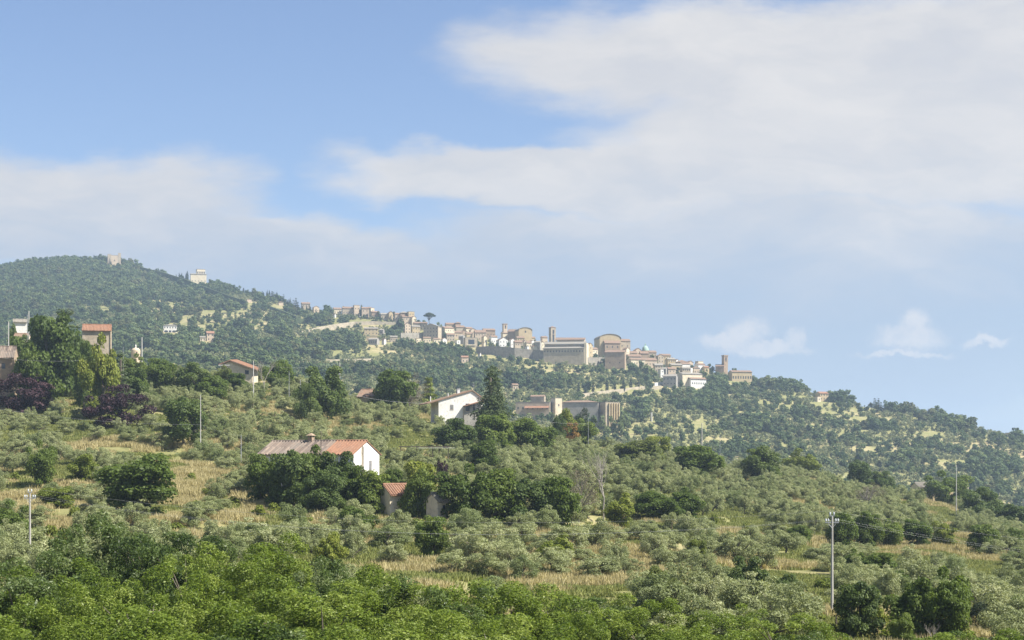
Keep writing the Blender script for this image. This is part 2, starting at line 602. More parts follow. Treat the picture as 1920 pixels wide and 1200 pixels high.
def mat_roof(name, c1, c2, c3, per=0.5, run=1.5):
    """weathered pantiles: every tile course and column its own tone, lichen over it"""
    m, t, b = principled(name, 0.9, 0.15)
    co = t.n.new('ShaderNodeTexCoord').outputs['Object']
    q = t.mapping(co, (1 / per, run / per, run / per))
    wn = t.n.new('ShaderNodeTexWhiteNoise')
    fl = t.n.new('ShaderNodeVectorMath')
    fl.operation = 'FLOOR'
    t.l.new(q, fl.inputs[0])
    t.l.new(fl.outputs[0], wn.inputs['Vector'])
    f, _ = t.noise(co, 0.45, 5, 0.65)
    col = t.mix(wn.outputs['Value'], c1, c2)
    col = t.mix(t.ss(f, 0.42, 0.66, 0, 0.75), col, c3)
    t.l.new(col, b.inputs['Base Color'])
    return m


M['r_brown'] = mat_roof('weathered_tiles', (0.19, 0.125, 0.088), (0.27, 0.18, 0.125), (0.19, 0.15, 0.115))
M['r_orange'] = mat_roof('new_terracotta_tiles', (0.22, 0.12, 0.078), (0.30, 0.165, 0.105), (0.24, 0.15, 0.105))
M['r_old'] = mat_roof('old_mixed_tiles', (0.10, 0.08, 0.07), (0.30, 0.235, 0.185), (0.17, 0.15, 0.13), 0.56, 0.25)
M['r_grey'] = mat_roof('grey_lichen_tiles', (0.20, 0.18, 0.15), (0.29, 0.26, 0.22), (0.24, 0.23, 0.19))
M['r_copper'] = mat_mottled('green_copper', (0.24, 0.36, 0.29), (0.32, 0.45, 0.37), 0.3, 0.7)


def mat_ground():
    m, t, b = principled('hillside_ground', 0.97, 0.1)
    co = t.n.new('ShaderNodeTexCoord').outputs['Object']
    sep = t.n.new('ShaderNodeSeparateXYZ')
    t.l.new(co, sep.inputs[0])
    a, _ = t.noise(t.mapping(co, (1, 1.0, 1)), 0.013, 6, 0.62)        # fields: dry, green
    f, _ = t.noise(t.mapping(co, (1, 1, 3)), 0.09, 6, 0.65)
    g, _ = t.noise(co, 0.9, 5, 0.7)
    h, _ = t.noise(co, 5.0, 3, 0.7)
    straw = t.mix(h, (0.26, 0.215, 0.11), (0.40, 0.335, 0.185))
    green = t.mix(g, (0.12, 0.135, 0.045), (0.28, 0.26, 0.115))
    earth = (0.25, 0.175, 0.11)
    w = t.m('ADD', t.m('MULTIPLY', a, 0.9), t.m('MULTIPLY', f, 0.6))
    col = t.mix(t.ss(w, 0.68, 0.92), green, straw)
    col = t.mix(t.ss(g, 0.60, 0.75, 0, 0.55), col, earth)
    geo = t.n.new('ShaderNodeNewGeometry')
    sn = t.n.new('ShaderNodeSeparateXYZ')
    t.l.new(geo.outputs['Normal'], sn.inputs[0])
    steep = t.ss(sn.outputs[2], 0.82, 0.95, 1.0, 0.0)
    wallc = t.mix(f, (0.22, 0.20, 0.14), (0.36, 0.32, 0.22))
    col = t.mix(t.m('MULTIPLY', steep, t.ss(f, 0.45, 0.6, 0, 0.55)), col, wallc)
    t.l.new(col, b.inputs['Base Color'])
    bn = t.n.new('ShaderNodeBump')
    bn.inputs['Strength'].default_value = 0.7
    bn.inputs['Distance'].default_value = 0.3
    t.l.new(g, bn.inputs['Height'])
    t.l.new(bn.outputs[0], b.inputs['Normal'])
    return m


M['ground'] = mat_ground()
nr, ncol = GP.shape
verts = np.stack([GX, GYY, ZG], -1).reshape(-1, 3)
ii = (np.arange(nr - 1)[:, None] * ncol + np.arange(ncol - 1)[None, :]).ravel()
terrain = obj('terrain', mesh_np('terrain', verts, np.stack([ii, ii + 1, ii + ncol + 1, ii + ncol], 1), [M['ground']], True))
tag(terrain, 'dry grassy terraced hillside with a valley in between', kind='structure')

# ------------------------------------------------------------------ haze: one closed box of thin pale air
HAZE = 0.00013
hz = MB().box(-6500, 6500, -60, 15200, -82, 352)
hm = bpy.data.materials.new('haze_air')
hm.use_nodes = True
ht = NT(hm.node_tree)
ht.n.clear()
ho = ht.n.new('ShaderNodeOutputMaterial')
pv = ht.n.new('ShaderNodeVolumePrincipled')
pv.inputs['Color'].default_value = (0.62, 0.80, 1.0, 1)
pv.inputs['Density'].default_value = HAZE
pv.inputs['Anisotropy'].default_value = 0.2
ht.l.new(pv.outputs[0], ho.inputs['Volume'])
hazebox = hz.build('haze', hm)
tag(hazebox, 'thin summer haze over the valley and the hill', kind='stuff')

# ------------------------------------------------------------------ plants: crowns of many separate leaves round a limbed trunk
def leaf_cloud(cen, rad, n, L, W, seed, up=0.3, curl=0.35, droop=0.0, two=False, shape='diamond'):
    """n leaves (or sprigs) spread over the clumps; returns vertices, quads and a tint for each vertex"""
    r = np.random.default_rng(seed)
    cen = np.asarray(cen, float)
    rad = np.asarray(rad, float)
    if rad.ndim == 1:
        rad = np.repeat(rad[:, None], 3, 1)
    w = rad[:, 0] * rad[:, 2]
    k = r.choice(len(cen), n, p=w / w.sum())
    d = r.normal(size=(n, 3))
    d /= np.linalg.norm(d, axis=1)[:, None]
    d[:, 2] = np.where((d[:, 2] < -0.2) & (r.random(n) < 0.5), -d[:, 2], d[:, 2])
    p = cen[k] + d * rad[k] * (0.45 + 0.6 * r.random(n) ** 0.6)[:, None]
    nrm = d + np.array([0, 0, up]) + r.normal(size=(n, 3)) * curl * 1.6
    nrm /= np.linalg.norm(nrm, axis=1)[:, None]
    t = r.normal(size=(n, 3)) + d * 0.8
    t[:, 2] -= droop
    t -= nrm * (t * nrm).sum(1)[:, None]
    t /= np.linalg.norm(t, axis=1)[:, None] + 1e-9
    b = np.cross(nrm, t)
    s = (0.65 + 0.7 * r.random(n))[:, None]
    tint = np.clip(0.5 + 0.24 * r.normal(size=n) + 0.2 * r.normal(size=len(cen))[k], 0, 1)
    if two:   # a long leaf in two hinged halves
        a0 = p - t * L / 2 * s
        m1 = p + b * W / 2 * s + nrm * W * 0.25 * s
        m2 = p - b * W / 2 * s + nrm * W * 0.25 * s
        e = p + t * L / 2 * s - nrm * W * 0.4 * s
        c = p + nrm * W * 0.0 * s
        v = np.stack([a0, m1, e, m2], 1).reshape(-1, 3)
    else:
        v = np.stack([p - t * L / 2 * s, p + b * W / 2 * s, p + t * L / 2 * s, p - b * W / 2 * s], 1).reshape(-1, 3)
    f = np.arange(4 * n).reshape(-1, 4)
    return v, f, np.repeat(tint, 4)


def clumps_ellipsoid(seed, n, rx, rz, z0, rr, bottom=-0.6, hollow=0.45, lumps=0.25, flat=0.8):
    """clump centres in an uneven ellipsoid whose lower end stands at z0"""
    r = np.random.default_rng(seed)
    out, rad = [], []
    ph = r.random(6) * 6.28
    while len(out) < n:
        d = r.normal(size=3)
        d /= np.linalg.norm(d)
        q = (hollow + (1 - hollow) * r.random()) ** 0.7
        if d[2] * q < bottom:
            continue
        az = math.atan2(d[1], d[0])
        lump = 1 + lumps * math.sin(2 * az + ph[0]) * 0.5 + lumps * math.sin(3 * az + ph[1] + 2.5 * d[2]) * 0.5 + lumps * 0.5 * r.normal()
        out.append((d[0] * q * (rx - rr * .6) * lump, d[1] * q * (rx - rr * .6) * lump, z0 + rz * -bottom + d[2] * q * (rz - rr * .5) * lump))
        s = rr * (0.65 + 0.7 * r.random())
        rad.append((s, s, s * flat))
    return np.array(out), np.array(rad)


def limbs(seed, h, r0, targets, fork=0.3, n=5, lean=0.1):
    """a tapered trunk that forks into limbs running to the clumps"""
    r = random.Random(seed)
    mb = MB()
    top = Vector((r.uniform(-lean, lean) * h, r.uniform(-lean, lean) * h, h * fork))
    mid = Vector((top.x * 0.3 + r.uniform(-.1, .1) * r0 * 4, top.y * .3, h * fork * 0.5))
    mb.tube([(0, 0, -0.8), (0, 0, 0.02), mid, top], [r0 * 1.35, r0 * 1.15, r0 * 0.9, r0 * 0.75], 7)
    ts = list(targets)
    r.shuffle(ts)
    for t in ts[:n]:
        t = Vector(t)
        a = top.lerp(t, 0.45) + Vector((r.uniform(-1, 1), r.uniform(-1, 1), 0.3)) * 0.1 * h * .5
        mb.tube([top - Vector((0, 0, r0)), a, t], [r0 * 0.55, r0 * 0.33, r0 * 0.1], 5)
        for _ in range(2):
            e = t + Vector((r.uniform(-1, 1), r.uniform(-1, 1), r.uniform(0, 1))) * h * 0.12
            mb.tube([a, a.lerp(e, .6) + Vector((0, 0, .05 * h)), e], [r0 * 0.25, r0 * 0.15, r0 * 0.05], 4, cap=False)
    return mb


PROTO = {}     # kind -> list of (crown mesh, trunk mesh, height, width)


def proto(kind, mat, h, w, cl, n, L, W, seed, trunk=0.18, bark='bark', fork=0.3, nl=6, **kw):
    cen, rad = cl
    v, f, ti = leaf_cloud(cen, rad, n, L, W, seed, **kw)
    me = mesh_np(kind + '_crown', v, f, [M[mat]], attr=ti)
    w = 2 * float(np.percentile(np.hypot(v[:, 0], v[:, 1]), 93 if 'cedar' not in kind else 97))
    h = float(np.percentile(v[:, 2], 99.6))
    tm = limbs(seed, h, trunk, [tuple(c) for c in cen], fork, nl).mesh(kind + '_trunk', [M[bark]]) if trunk else None
    PROTO.setdefault(kind, []).append((me, tm, h, w))


def olive_clumps(seed, h=4.6, w=5.0, n=34):
    return clumps_ellipsoid(seed, n, w / 2, (h - 0.9) / 1.65, 0.95, 0.62, bottom=-0.62, hollow=0.35, lumps=0.3)


for s in range(4):
    proto('olive_tree', 'olive', 4.6, 5.0, olive_clumps(40 + s), 7600, 0.24, 0.085, 40 + s, 0.17, fork=0.25, nl=6, up=0.5, curl=0.6)
for s in range(3):
    proto('young_tree', 'olive', 3.4, 3.0, clumps_ellipsoid(60 + s, 18, 1.5, 1.7, 0.6, 0.5, bottom=-0.7), 3000, 0.22, 0.08, 60 + s, 0.08, up=0.4, curl=0.6)
for s in range(4):
    proto('broadleaf_tree', 'oak', 8.0, 7.6, clumps_ellipsoid(80 + s, 46, 3.8, 4.1, 0.7, 1.15, bottom=-0.78, hollow=0.45, lumps=0.28), 11500, 0.36, 0.26, 80 + s, 0.24, up=0.35, curl=0.4)
for s in range(3):
    proto('dark_tree', 'oak_dark', 8.0, 7.6, clumps_ellipsoid(90 + s, 46, 3.8, 4.1, 0.6, 1.15, bottom=-0.8, hollow=0.5, lumps=0.22), 12500, 0.34, 0.25, 90 + s, 0.24, up=0.35, curl=0.4)
for s in range(3):
    proto('bright_tree', 'lime', 7.0, 7.0, clumps_ellipsoid(100 + s, 40, 3.5, 3.7, 0.5, 1.0, bottom=-0.8, hollow=0.45, lumps=0.3), 9500, 0.36, 0.24, 100 + s, 0.2, up=0.45, curl=0.4)
for s in range(4):
    proto('acacia_tree', 'acacia', 8.4, 8.0, clumps_ellipsoid(110 + s, 85, 4.0, 4.2, 1.0, 0.66, bottom=-0.8, hollow=0.45, lumps=0.6, flat=1.25), 30000, 0.21, 0.08, 110 + s, 0.2, up=0.2, curl=0.9, droop=0.5, two=True)
for s in range(2):
    proto('dark_acacia_tree', 'acacia_dark', 8.4, 8.0, clumps_ellipsoid(120 + s, 80, 4.0, 4.2, 0.8, 0.7, bottom=-0.8, hollow=0.45, lumps=0.55, flat=1.15), 26000, 0.24, 0.085, 120 + s, 0.2, up=0.2, curl=0.9, droop=0.4, two=True)
for s in range(2):
    proto('purple_tree', 'purple', 5.0, 6.2, clumps_ellipsoid(130 + s, 44, 3.1, 2.8, 0.3, 0.62, bottom=-0.7, hollow=0.5, lumps=0.25), 9000, 0.22, 0.13, 130 + s, 0.15, up=0.2, curl=0.5)
for s in range(3):
    proto('shrub', 'lime', 2.0, 2.6, clumps_ellipsoid(140 + s, 14, 1.3, 1.2, 0.0, 0.42, bottom=-0.5, hollow=0.3, lumps=0.35), 1300, 0.26, 0.16, 140 + s, 0.04, up=0.4, curl=0.5)
for s in range(2):
    proto('rusty_shrub', 'orange', 3.6, 3.4, clumps_ellipsoid(150 + s, 20, 1.7, 1.9, 0.0, 0.5, bottom=-0.8), 2800, 0.24, 0.11, 150 + s, 0.07, up=0.3, curl=0.5)
for s in range(2):
    proto('withered_tree', 'brown', 7.6, 7.0, clumps_ellipsoid(155 + s, 40, 3.5, 3.8, 0.8, 0.9, bottom=-0.75, hollow=0.4, lumps=0.25), 3800, 0.26, 0.06, 155 + s, 0.16, bark='grey_bark', nl=20, up=0.3, curl=0.6)


def cedar_clumps(seed, h, w, tiers=13, flat=0.42, drop=0.12, tip=0.08):
    """flat spreading boughs in tiers, each hung with clumps"""
    r = random.Random(seed)
    cen, rad = [], []
    for i in range(tiers):
        z = h * (0.10 + 0.86 * i / (tiers - 1))
        R = w / 2 * (1 - (i / (tiers - 1)) ** 1.25 * (1 - tip)) * r.uniform(0.78, 1.1)
        nb = max(3, int(8 * (R / (w / 2)) + 2))
        a0 = r.random() * 6.28
        for b in range(nb):
            a = a0 + b * 6.28 / nb + r.uniform(-.25, .25)
            Rb = R * r.uniform(0.72, 1.08)
            for q in (0.3, 0.6, 0.88):
                cen.append((math.cos(a) * Rb * q, math.sin(a) * Rb * q, z - drop * Rb * q * q * 2 + r.uniform(-.1, .1)))
                k = (0.42 + 0.3 * (1 - q)) * max(R, 1.5) * 0.6
                rad.append((k, k, k * flat))
    cen.append((0, 0, h * 0.985))
    rad.append((0.16 * w * .5, 0.16 * w * .5, h * 0.035))
    return np.array(cen), np.array(rad)


proto('cedar_tree', 'cedar', 12, 9.5, cedar_clumps(1, 12, 9.5), 17000, 0.42, 0.13, 201, 0.28, fork=0.9, nl=0, up=0.5, curl=0.35, droop=0.7)
proto('cedar_tree', 'cedar', 12, 7.0, cedar_clumps(2, 12, 7.0, 17, 0.6, tip=0.34), 19000, 0.42, 0.13, 202, 0.28, fork=0.9, nl=0, up=0.5, curl=0.35, droop=0.5)
proto('cedar_tree', 'cedar', 9, 6.0, cedar_clumps(3, 9, 6.0, 10), 9000, 0.36, 0.12, 203, 0.22, fork=0.9, nl=0, up=0.5, curl=0.35, droop=0.4)
proto('fir_tree', 'lime', 6, 4.4, cedar_clumps(4, 6, 4.4, 8, 0.5), 4200, 0.36, 0.16, 204, 0.14, fork=0.9, nl=0, up=0.4, curl=0.4)
proto('pine_tree', 'cypress', 7, 6, clumps_ellipsoid(205, 30, 2.7, 3.4, 0.4, 0.85, bottom=-0.8, hollow=.4), 9000, 0.30, 0.07, 205, 0.2, up=0.5, curl=0.5)

# small-in-the-picture kinds for the hill (leaf clumps in place of leaves)
for s in range(5):
    proto('woodland_tree', 'far_wood', 9.0, 8.6, clumps_ellipsoid(300 + s, 15, 4.3, 4.6, 0.2, 1.7, bottom=-0.85, hollow=0.5, lumps=0.3), 420, 1.35, 1.05, 300 + s, 0.25, up=0.4, curl=0.3, nl=2)
for s in range(4):
    proto('hillside_olive_tree', 'far_olive', 4.4, 5.0, clumps_ellipsoid(320 + s, 9, 2.5, 2.3, 0.2, 1.0, bottom=-0.7, hollow=0.3), 190, 0.85, 0.62, 320 + s, 0.14, up=0.4, curl=0.4, nl=1)
for s in range(3):
    cl = (np.array([(0, 0, 1.0 + 0.95 * k) for k in range(12)]), np.array([(1.05 * math.sin(math.pi * min(1, (k + 2.2) / 12.5)) ** .8 + .12,) * 2 + (1.1,) for k in range(12)]))
    proto('cypress_tree', 'cypress', 12.5, 2.3, cl, 520, 0.9, 0.42, 330 + s, 0.16, up=1.2, curl=0.25, nl=0, droop=-2.0)
for s in range(3):
    proto('hill_conifer', 'cypress', 11, 5.4, cedar_clumps(340 + s, 11, 5.4, 7), 520, 1.1, 0.55, 340 + s, 0.2, fork=.9, nl=0, up=0.5)
cl = (np.array([(math.cos(a) * q, math.sin(a) * q, 13.6 - 0.10 * q * q * .5 + 0.5 * ((a * 7) % 1)) for a in np.arange(0, 6.28, 0.42) for q in (1.2, 3.6, 5.6)]), np.array([(1.7, 1.7, 0.85)] * 45))
proto('umbrella_pine', 'cypress', 14.6, 13.4, cl, 2600, 0.8, 0.36, 350, 0.42, fork=0.62, nl=14, up=1.0)

COUNT = {}
PLANTED = []       # (px, base distance, half width, top row) of every tree placed one by one


def plant(kind, px, Y, h, w, label, cat='tree', group=None, var=None, name=None, z=None, rz=None):
    """one tree or bush: an Empty at the foot with its trunk and crown below it"""
    ps = PROTO[kind]
    k = COUNT.get(kind, 0)
    COUNT[kind] = k + 1
    me, tm, ph, pw = ps[k % len(ps) if var is None else var]
    x = X(px, Y)
    r = random.Random(hash((kind, k)) & 0xffff if False else k * 131 + len(kind) * 17)
    zz = float(ground(x, Y)) if z is None else z
    e = empty(name or kind, (x, Y, zz - 0.05), r.random() * 6.28 if rz is None else rz, label, cat, group)
    e.scale = (w / pw, w / pw, h / ph)
    if tm is not None:
        obj('trunk', tm, e)
    obj('crown', me, e)
    return e


def T(kind, px, top, base, wpx, label, far=False, cat='tree', group=None, var=None, name=None, Y=None):
    """a tree read off the photograph: where it stands on the land follows from the row of its foot"""
    Y = Y or dist_at(px, base, far)
    g = float(ground(X(px, Y), Y))
    h = max(Z(top, Y) - g, 1.0)
    w = wpx / FPX * Y
    PLANTED.append((px, Y, wpx / 2, top))
    return plant(kind, px, Y, h, w, label, cat, group, var, name)


# --- the big single trees of the near slope
T('cedar_tree', 122, 586, 738, 165, 'huge spreading dark cedar with drooping boughs beside the stone house', var=0, name='cedar_tree')
T('broadleaf_tree', 96, 592, 742, 100, 'green leafy tree rising behind the huge cedar beside the stone house', Y=430, var=1)
T('broadleaf_tree', 36, 630, 745, 52, 'green tree under the small roof at the upper edge of the grove', Y=478)
T('broadleaf_tree', 27, 611, 745, 22, 'small tree in front of the little white house', Y=540)
T('broadleaf_tree', 54, 642, 750, 60, 'green tree filling the gap between the huge cedar and the old tiled roof', Y=425)
T('broadleaf_tree', 158, 640, 745, 40, 'leafy tree covering one corner of the stone house', Y=415)
T('bright_tree', 190, 630, 745, 66, 'yellow-green bush tree under the eaves of the stone house', Y=395)
T('cedar_tree', 226, 664, 765, 62, 'dark conifer beside the slim white pole above the purple tree', var=2)
T('purple_tree', 42, 702, 775, 122, 'dark purple plum tree below the huge cedar', name='purple_plum_tree')
T('purple_tree', 220, 722, 798, 116, 'dark purple plum tree beside the round green tree and the small brown roof', name='purple_plum_tree')
T('purple_tree', 828, 864, 915, 24, 'narrow purple plum tree behind the yellow-green garden tree', name='purple_plum_tree')
T('dark_tree', 345, 746, 838, 74, 'round dense green tree with a short white pole at its side')
T('dark_tree', 604, 688, 788, 84, 'tall dark round tree standing alone on the ridge above the farmhouse')
T('dark_tree', 578, 720, 790, 44, 'low dark tree leaning against the tall round tree on the ridge')
T('broadleaf_tree', 735, 695, 768, 78, 'flat-topped green tree next to the withered tree on the ridge')
T('withered_tree', 768, 700, 772, 62, 'brown withered tree with bare grey limbs on the ridge', var=0)
T('fir_tree', 804, 708, 772, 40, 'small bright green conifer uphill of the white gabled house', var=0)
T('cedar_tree', 924, 692, 822, 84, 'tall dark pointed cedar in front of the white gabled house', var=1, Y=425)
T('broadleaf_tree', 255, 852, 968, 128, 'big rounded bright green tree standing in the straw field', var=0)
T('broadleaf_tree', 78, 828, 912, 52, 'upright young green tree in the straw field')
T('bright_tree', 158, 852, 905, 62, 'small yellow-green tree between the upright tree and the big rounded one')
T('dark_tree', 552, 847, 935, 78, 'dark leafy tree masking the old tiled end of the farmhouse', Y=244)
T('broadleaf_tree', 592, 838, 938, 74, 'leafy tree under the chimney of the farmhouse', Y=247, var=3)
T('dark_tree', 634, 848, 940, 76, 'dark leafy tree hiding the long wall of the farmhouse', Y=246)
T('broadleaf_tree', 662, 872, 940, 50, 'green tree at the sunny corner of the farmhouse', Y=243)
T('dark_tree', 604, 884, 965, 84, 'blue-dark bush tree below the farmhouse')
T('broadleaf_tree', 700, 884, 962, 84, 'green tree at the foot of the white gable')
T('broadleaf_tree', 520, 853, 925, 66, 'low green tree at the far tiled end of the farmhouse roof', Y=246)
T('broadleaf_tree', 490, 852, 925, 54, 'pale green tree just uphill of the farmhouse roof end', Y=247)
T('broadleaf_tree', 735, 880, 945, 44, 'green tree beside the orange roof of the little shed')
T('bright_tree', 790, 866, 955, 70, 'yellow-green garden tree between the two little stone sheds')
T('broadleaf_tree', 784, 880, 962, 60, 'green bush in front of the yellow-green garden tree', Y=238)
T('broadleaf_tree', 872, 872, 985, 92, 'large green tree downhill of the small stone sheds')
T('broadleaf_tree', 925, 880, 985, 84, 'large green tree next to the brownish thicket')
T('dark_tree', 985, 900, 985, 88, 'dark thicket tree between the large green tree and the bare grey tree')
T('broadleaf_tree', 1040, 895, 990, 78, 'green thicket tree just uphill of the bare grey tree')
T('withered_tree', 1085, 880, 975, 76, 'thin brown withered tree beside the bare grey tree', var=1)
T('bright_tree', 1165, 925, 992, 66, 'yellow-green bush at the foot of the bare grey tree', cat='bush')
T('broadleaf_tree', 1232, 922, 975, 84, 'low bushy green tree downhill of the bare grey tree')
T('broadleaf_tree', 1285, 915, 975, 66, 'second low bushy green tree downhill of the bare grey tree')
T('broadleaf_tree', 905, 826, 885, 52, 'small fresh green tree above the thicket')
T('dark_tree', 855, 785, 850, 78, 'green tree below the white gabled house')
T('broadleaf_tree', 928, 778, 852, 78, 'green tree right under the pointed cedar')
T('broadleaf_tree', 998, 785, 852, 80, 'green tree between the pointed cedar and the rusty bush')
T('bright_tree', 1062, 768, 832, 44, 'bright green tree in front of the monastery next to a dark pine')
T('pine_tree', 1094, 766, 830, 44, 'dark flat pine on the ridge in front of the monastery', var=0)
T('broadleaf_tree', 1090, 786, 840, 52, 'green tree under the dark pine in front of the monastery')
T('rusty_shrub', 1068, 792, 835, 40, 'rusty orange bush on the ridge below the monastery', cat='bush')
T('dark_tree', 1045, 778, 832, 26, 'narrow dark tree beside the rusty bush')
T('broadleaf_tree', 1195, 826, 872, 86, 'wide dark green tree on the ridge downhill of the monastery')
T('bright_tree', 1232, 818, 862, 46, 'pale green domed tree poking over the ridge')
T('broadleaf_tree', 1300, 836, 895, 92, 'broad green tree at the foot of the tall grey pole on the ridge')
T('broadleaf_tree', 1428, 838, 905, 74, 'large two-toned tree on the ridge between two poles')
T('bright_tree', 1502, 842, 895, 62, 'bright green tree on the ridge in front of the pale terraces')
T('dark_tree', 1612, 864, 915, 46, 'rounded dark tree on the ridge below three cypresses')
T('dark_tree', 1652, 884, 925, 50, 'second rounded dark tree on the ridge below three cypresses')
T('withered_tree', 1630, 905, 955, 58, 'greyish withered bush in the olives below the ridge', cat='bush')
T('broadleaf_tree', 1772, 884, 945, 78, 'feathery green tree beside the grey pole at the ridge end')
T('dark_tree', 1838, 914, 978, 72, 'large dark tree downhill of the grey pole at the ridge end')
T('dark_tree', 1898, 946, 995, 62, 'dark tree at the very end of the ridge')
for i, (px, top, base, w) in enumerate([(1500, 985, 1022, 44), (1576, 962, 1026, 52), (1628, 960, 1028, 58), (1668, 974, 1028, 52),
                                        (1722, 974, 1028, 52), (1842, 984, 1036, 54), (1893, 990, 1036, 50)]):
    T('broadleaf_tree', px, top, base, w, ['small dark tree uphill of the pole with two crossarms', 'dark hedge tree just behind the top of the pole with two crossarms',
      'tallest tree of the hedge row behind the crossarm pole', 'last tree of the hedge row before the sandy gap',
      'single dark round tree beside the yellow-green one', 'dark tree below the sandy clearing', 'dark tree at the end of the hedge row'][i], var=i % 4)
T('bright_tree', 1768, 978, 1026, 42, 'yellow-green tree beside the single dark round tree')
T('broadleaf_tree', 1600, 1030, 1088, 46, 'green thicket tree lit from the side below the hedge row')
T('broadleaf_tree', 1648, 1036, 1100, 72, 'dense green thicket tree in the middle of the lower olives')
T('broadleaf_tree', 1680, 1070, 1120, 44, 'green bush ending the thicket in the lower olives', cat='bush')
T('dark_tree', 1398, 1044, 1130, 74, 'dark green tree among pale olives uphill of the crossarm pole')
T('broadleaf_tree', 1238, 1064, 1148, 58, 'green tree beside the olives with bare trunks')
T('dark_tree', 1474, 1076, 1138, 58, 'dark round tree close to the crossarm pole')
T('bright_tree', 1308, 1012, 1058, 30, 'small yellow bush among silvery olives', cat='bush')
T('bright_tree', 1046, 1000, 1058, 80, 'wide yellow-green bush among silvery olives', cat='bush')
T('dark_tree', 1612, 1092, 1196, 82, 'dark bushy tree at the foot of the crossarm pole')
T('broadleaf_tree', 1712, 1088, 1200, 92, 'big green tree above the dry clearing', var=2)
T('broadleaf_tree', 1775, 1066, 1205, 92, 'tallest green tree above the dry clearing', var=3)
T('pine_tree', 1852, 1112, 1192, 78, 'dark bushy pine beside the dry clearing', var=0)
T('broadleaf_tree', 812, 968, 1042, 60, 'small fig-like tree with open crown above the thin cable')
T('broadleaf_tree', 668, 950, 1010, 74, 'low dark bush tree below the farmhouse thicket')
T('bright_tree', 618, 1000, 1062, 60, 'yellow-green tree peeking above the acacias')
T('broadleaf_tree', 12, 940, 1015, 74, 'dense fresh green tree beside the concrete pole in the straw field')
T('bright_tree', 110, 915, 950, 66, 'low yellow-green vine bush behind the concrete pole', cat='bush')
T('broadleaf_tree', 1690, 1150, 1215, 40, 'small green bush in the dry clearing', cat='bush')
T('young_tree', 845, 1030, 1078, 64, 'young olive on a thin bare trunk in the golden grass', cat='olive tree')
T('broadleaf_tree', 445, 700, 735, 44, 'small green tree in front of the brick-roofed house on the ridge')
T('broadleaf_tree', 520, 676, 728, 60, 'open green tree beside the forked bare tree on the ridge')
T('broadleaf_tree', 420, 686, 730, 40, 'small tree beside the chimney of the house on the ridge')
T('dark_tree', 362, 680, 738, 66, 'dark tree on the ridge between the grey pole and the brick-roofed house')
T('broadleaf_tree', 300, 672, 735, 58, 'feathery green tree on the ridge by the tall grey pole')
T('broadleaf_tree', 256, 690, 755, 52, 'light green tree behind the dark conifer')
T('broadleaf_tree', 400, 705, 752, 60, 'low green tree in the scrub under the ridge')

# --- the acacias that fill the bottom of the view
AC = [(215, 965, 100, 'tall dark green acacia with silvery tips above the others'), (330, 1005, 98, 'dark acacia with silver-green sprays'),
      (145, 985, 97, 'dark acacia beside the concrete pole'), (275, 1010, 92, 'acacia with pale leaf undersides showing'),
      (430, 1022, 94, None), (520, 1022, 96, None), (600, 1040, 90, None), (660, 1052, 86, None), (60, 1058, 84, None),
      (390, 1058, 84, None), (500, 1050, 84, None), (10, 1062, 80, None), (180, 1072, 78, None), (300, 1075, 76, None), (590, 1082, 78, None),
      (90, 1100, 68, None), (700, 1085, 80, None), (770, 1088, 80, None), (850, 1092, 82, None), (920, 1088, 84, None), (975, 1095, 86, None),
      (240, 1110, 66, None), (400, 1112, 64, None), (540, 1118, 66, None), (680, 1128, 66, None), (820, 1128, 68, None), (950, 1140, 72, None),
      (1060, 1110, 92, 'acacia standing below the olives with bare trunks'), (1135, 1122, 92, None), (1215, 1128, 90, None), (1300, 1138, 88, None),
      (1390, 1146, 88, None), (1460, 1152, 86, 'acacia close to the dry clearing by the pole foot'), (1105, 1150, 76, None), (1250, 1165, 74, None), (1380, 1172, 72, None),
      (1500, 1185, 74, None), (1850, 1180, 86, 'leafy bush at the lower edge beyond the dark pine'), (1760, 1184, 80, 'leafy bush at the lower edge of the dry clearing'),
      (0, 1130, 64, None), (150, 1150, 58, None), (330, 1160, 57, None), (480, 1165, 58, None), (620, 1168, 57, None), (760, 1168, 58, None), (900, 1172, 60, None)]
COLS = [(15, 'the concrete pole'), (100, 'the upright young tree'), (185, 'the small yellow-green tree'), (262, 'the big rounded tree'), (345, 'the round dense tree'), (440, 'the slim pale pole'),
        (520, 'the tiled roof end'), (590, 'the farmhouse chimney'), (665, 'the white gable'), (750, 'the orange shed roof'), (830, 'the young olive'), (925, 'the pointed cedar'), (1000, 'the thicket'),
        (1060, 'the rusty bush'), (1135, 'the bare grey tree'), (1215, 'the bushy twin trees'), (1300, 'the small yellow bush'), (1390, 'the dark green tree in pale olives'), (1500, 'the hedge row')]
USED = {}


def acacia_label(px, Y, dark=False):
    c = min(COLS, key=lambda q: abs(q[0] - px))[1]
    t = 'lowest, closest acacia under ' if Y < 60 else ('acacia low down under ' if Y < 75 else ('acacia halfway down under ' if Y < 87 else 'uppermost acacia under '))
    lab = ('dark feathery ' if dark else 'bright feathery ') + t + c
    k = USED.get(lab, 0)
    USED[lab] = k + 1
    return lab + (', the one a step further downhill', ', the last of three')[min(k - 1, 1)] if k else lab


for i, (px, top, Y, lab) in enumerate(AC):
    g = float(ground(X(px, Y), Y))
    top += (0, -14, 12, 5)[i % 4] if lab is None else 0
    h = Z(top, Y) - g
    w = 7.6 if px < 1000 else 6.2
    PLANTED.append((px, Y, w / 2 / Y * FPX, top))
    w *= (0.8, 1.0, 1.15)[i % 3]
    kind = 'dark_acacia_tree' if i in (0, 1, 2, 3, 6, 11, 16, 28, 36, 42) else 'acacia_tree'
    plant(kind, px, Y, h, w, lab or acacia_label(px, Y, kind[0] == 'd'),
          'acacia tree', 'acacias in the thicket below the olive grove' if px < 1000 else 'acacias below the bare-trunked olives')

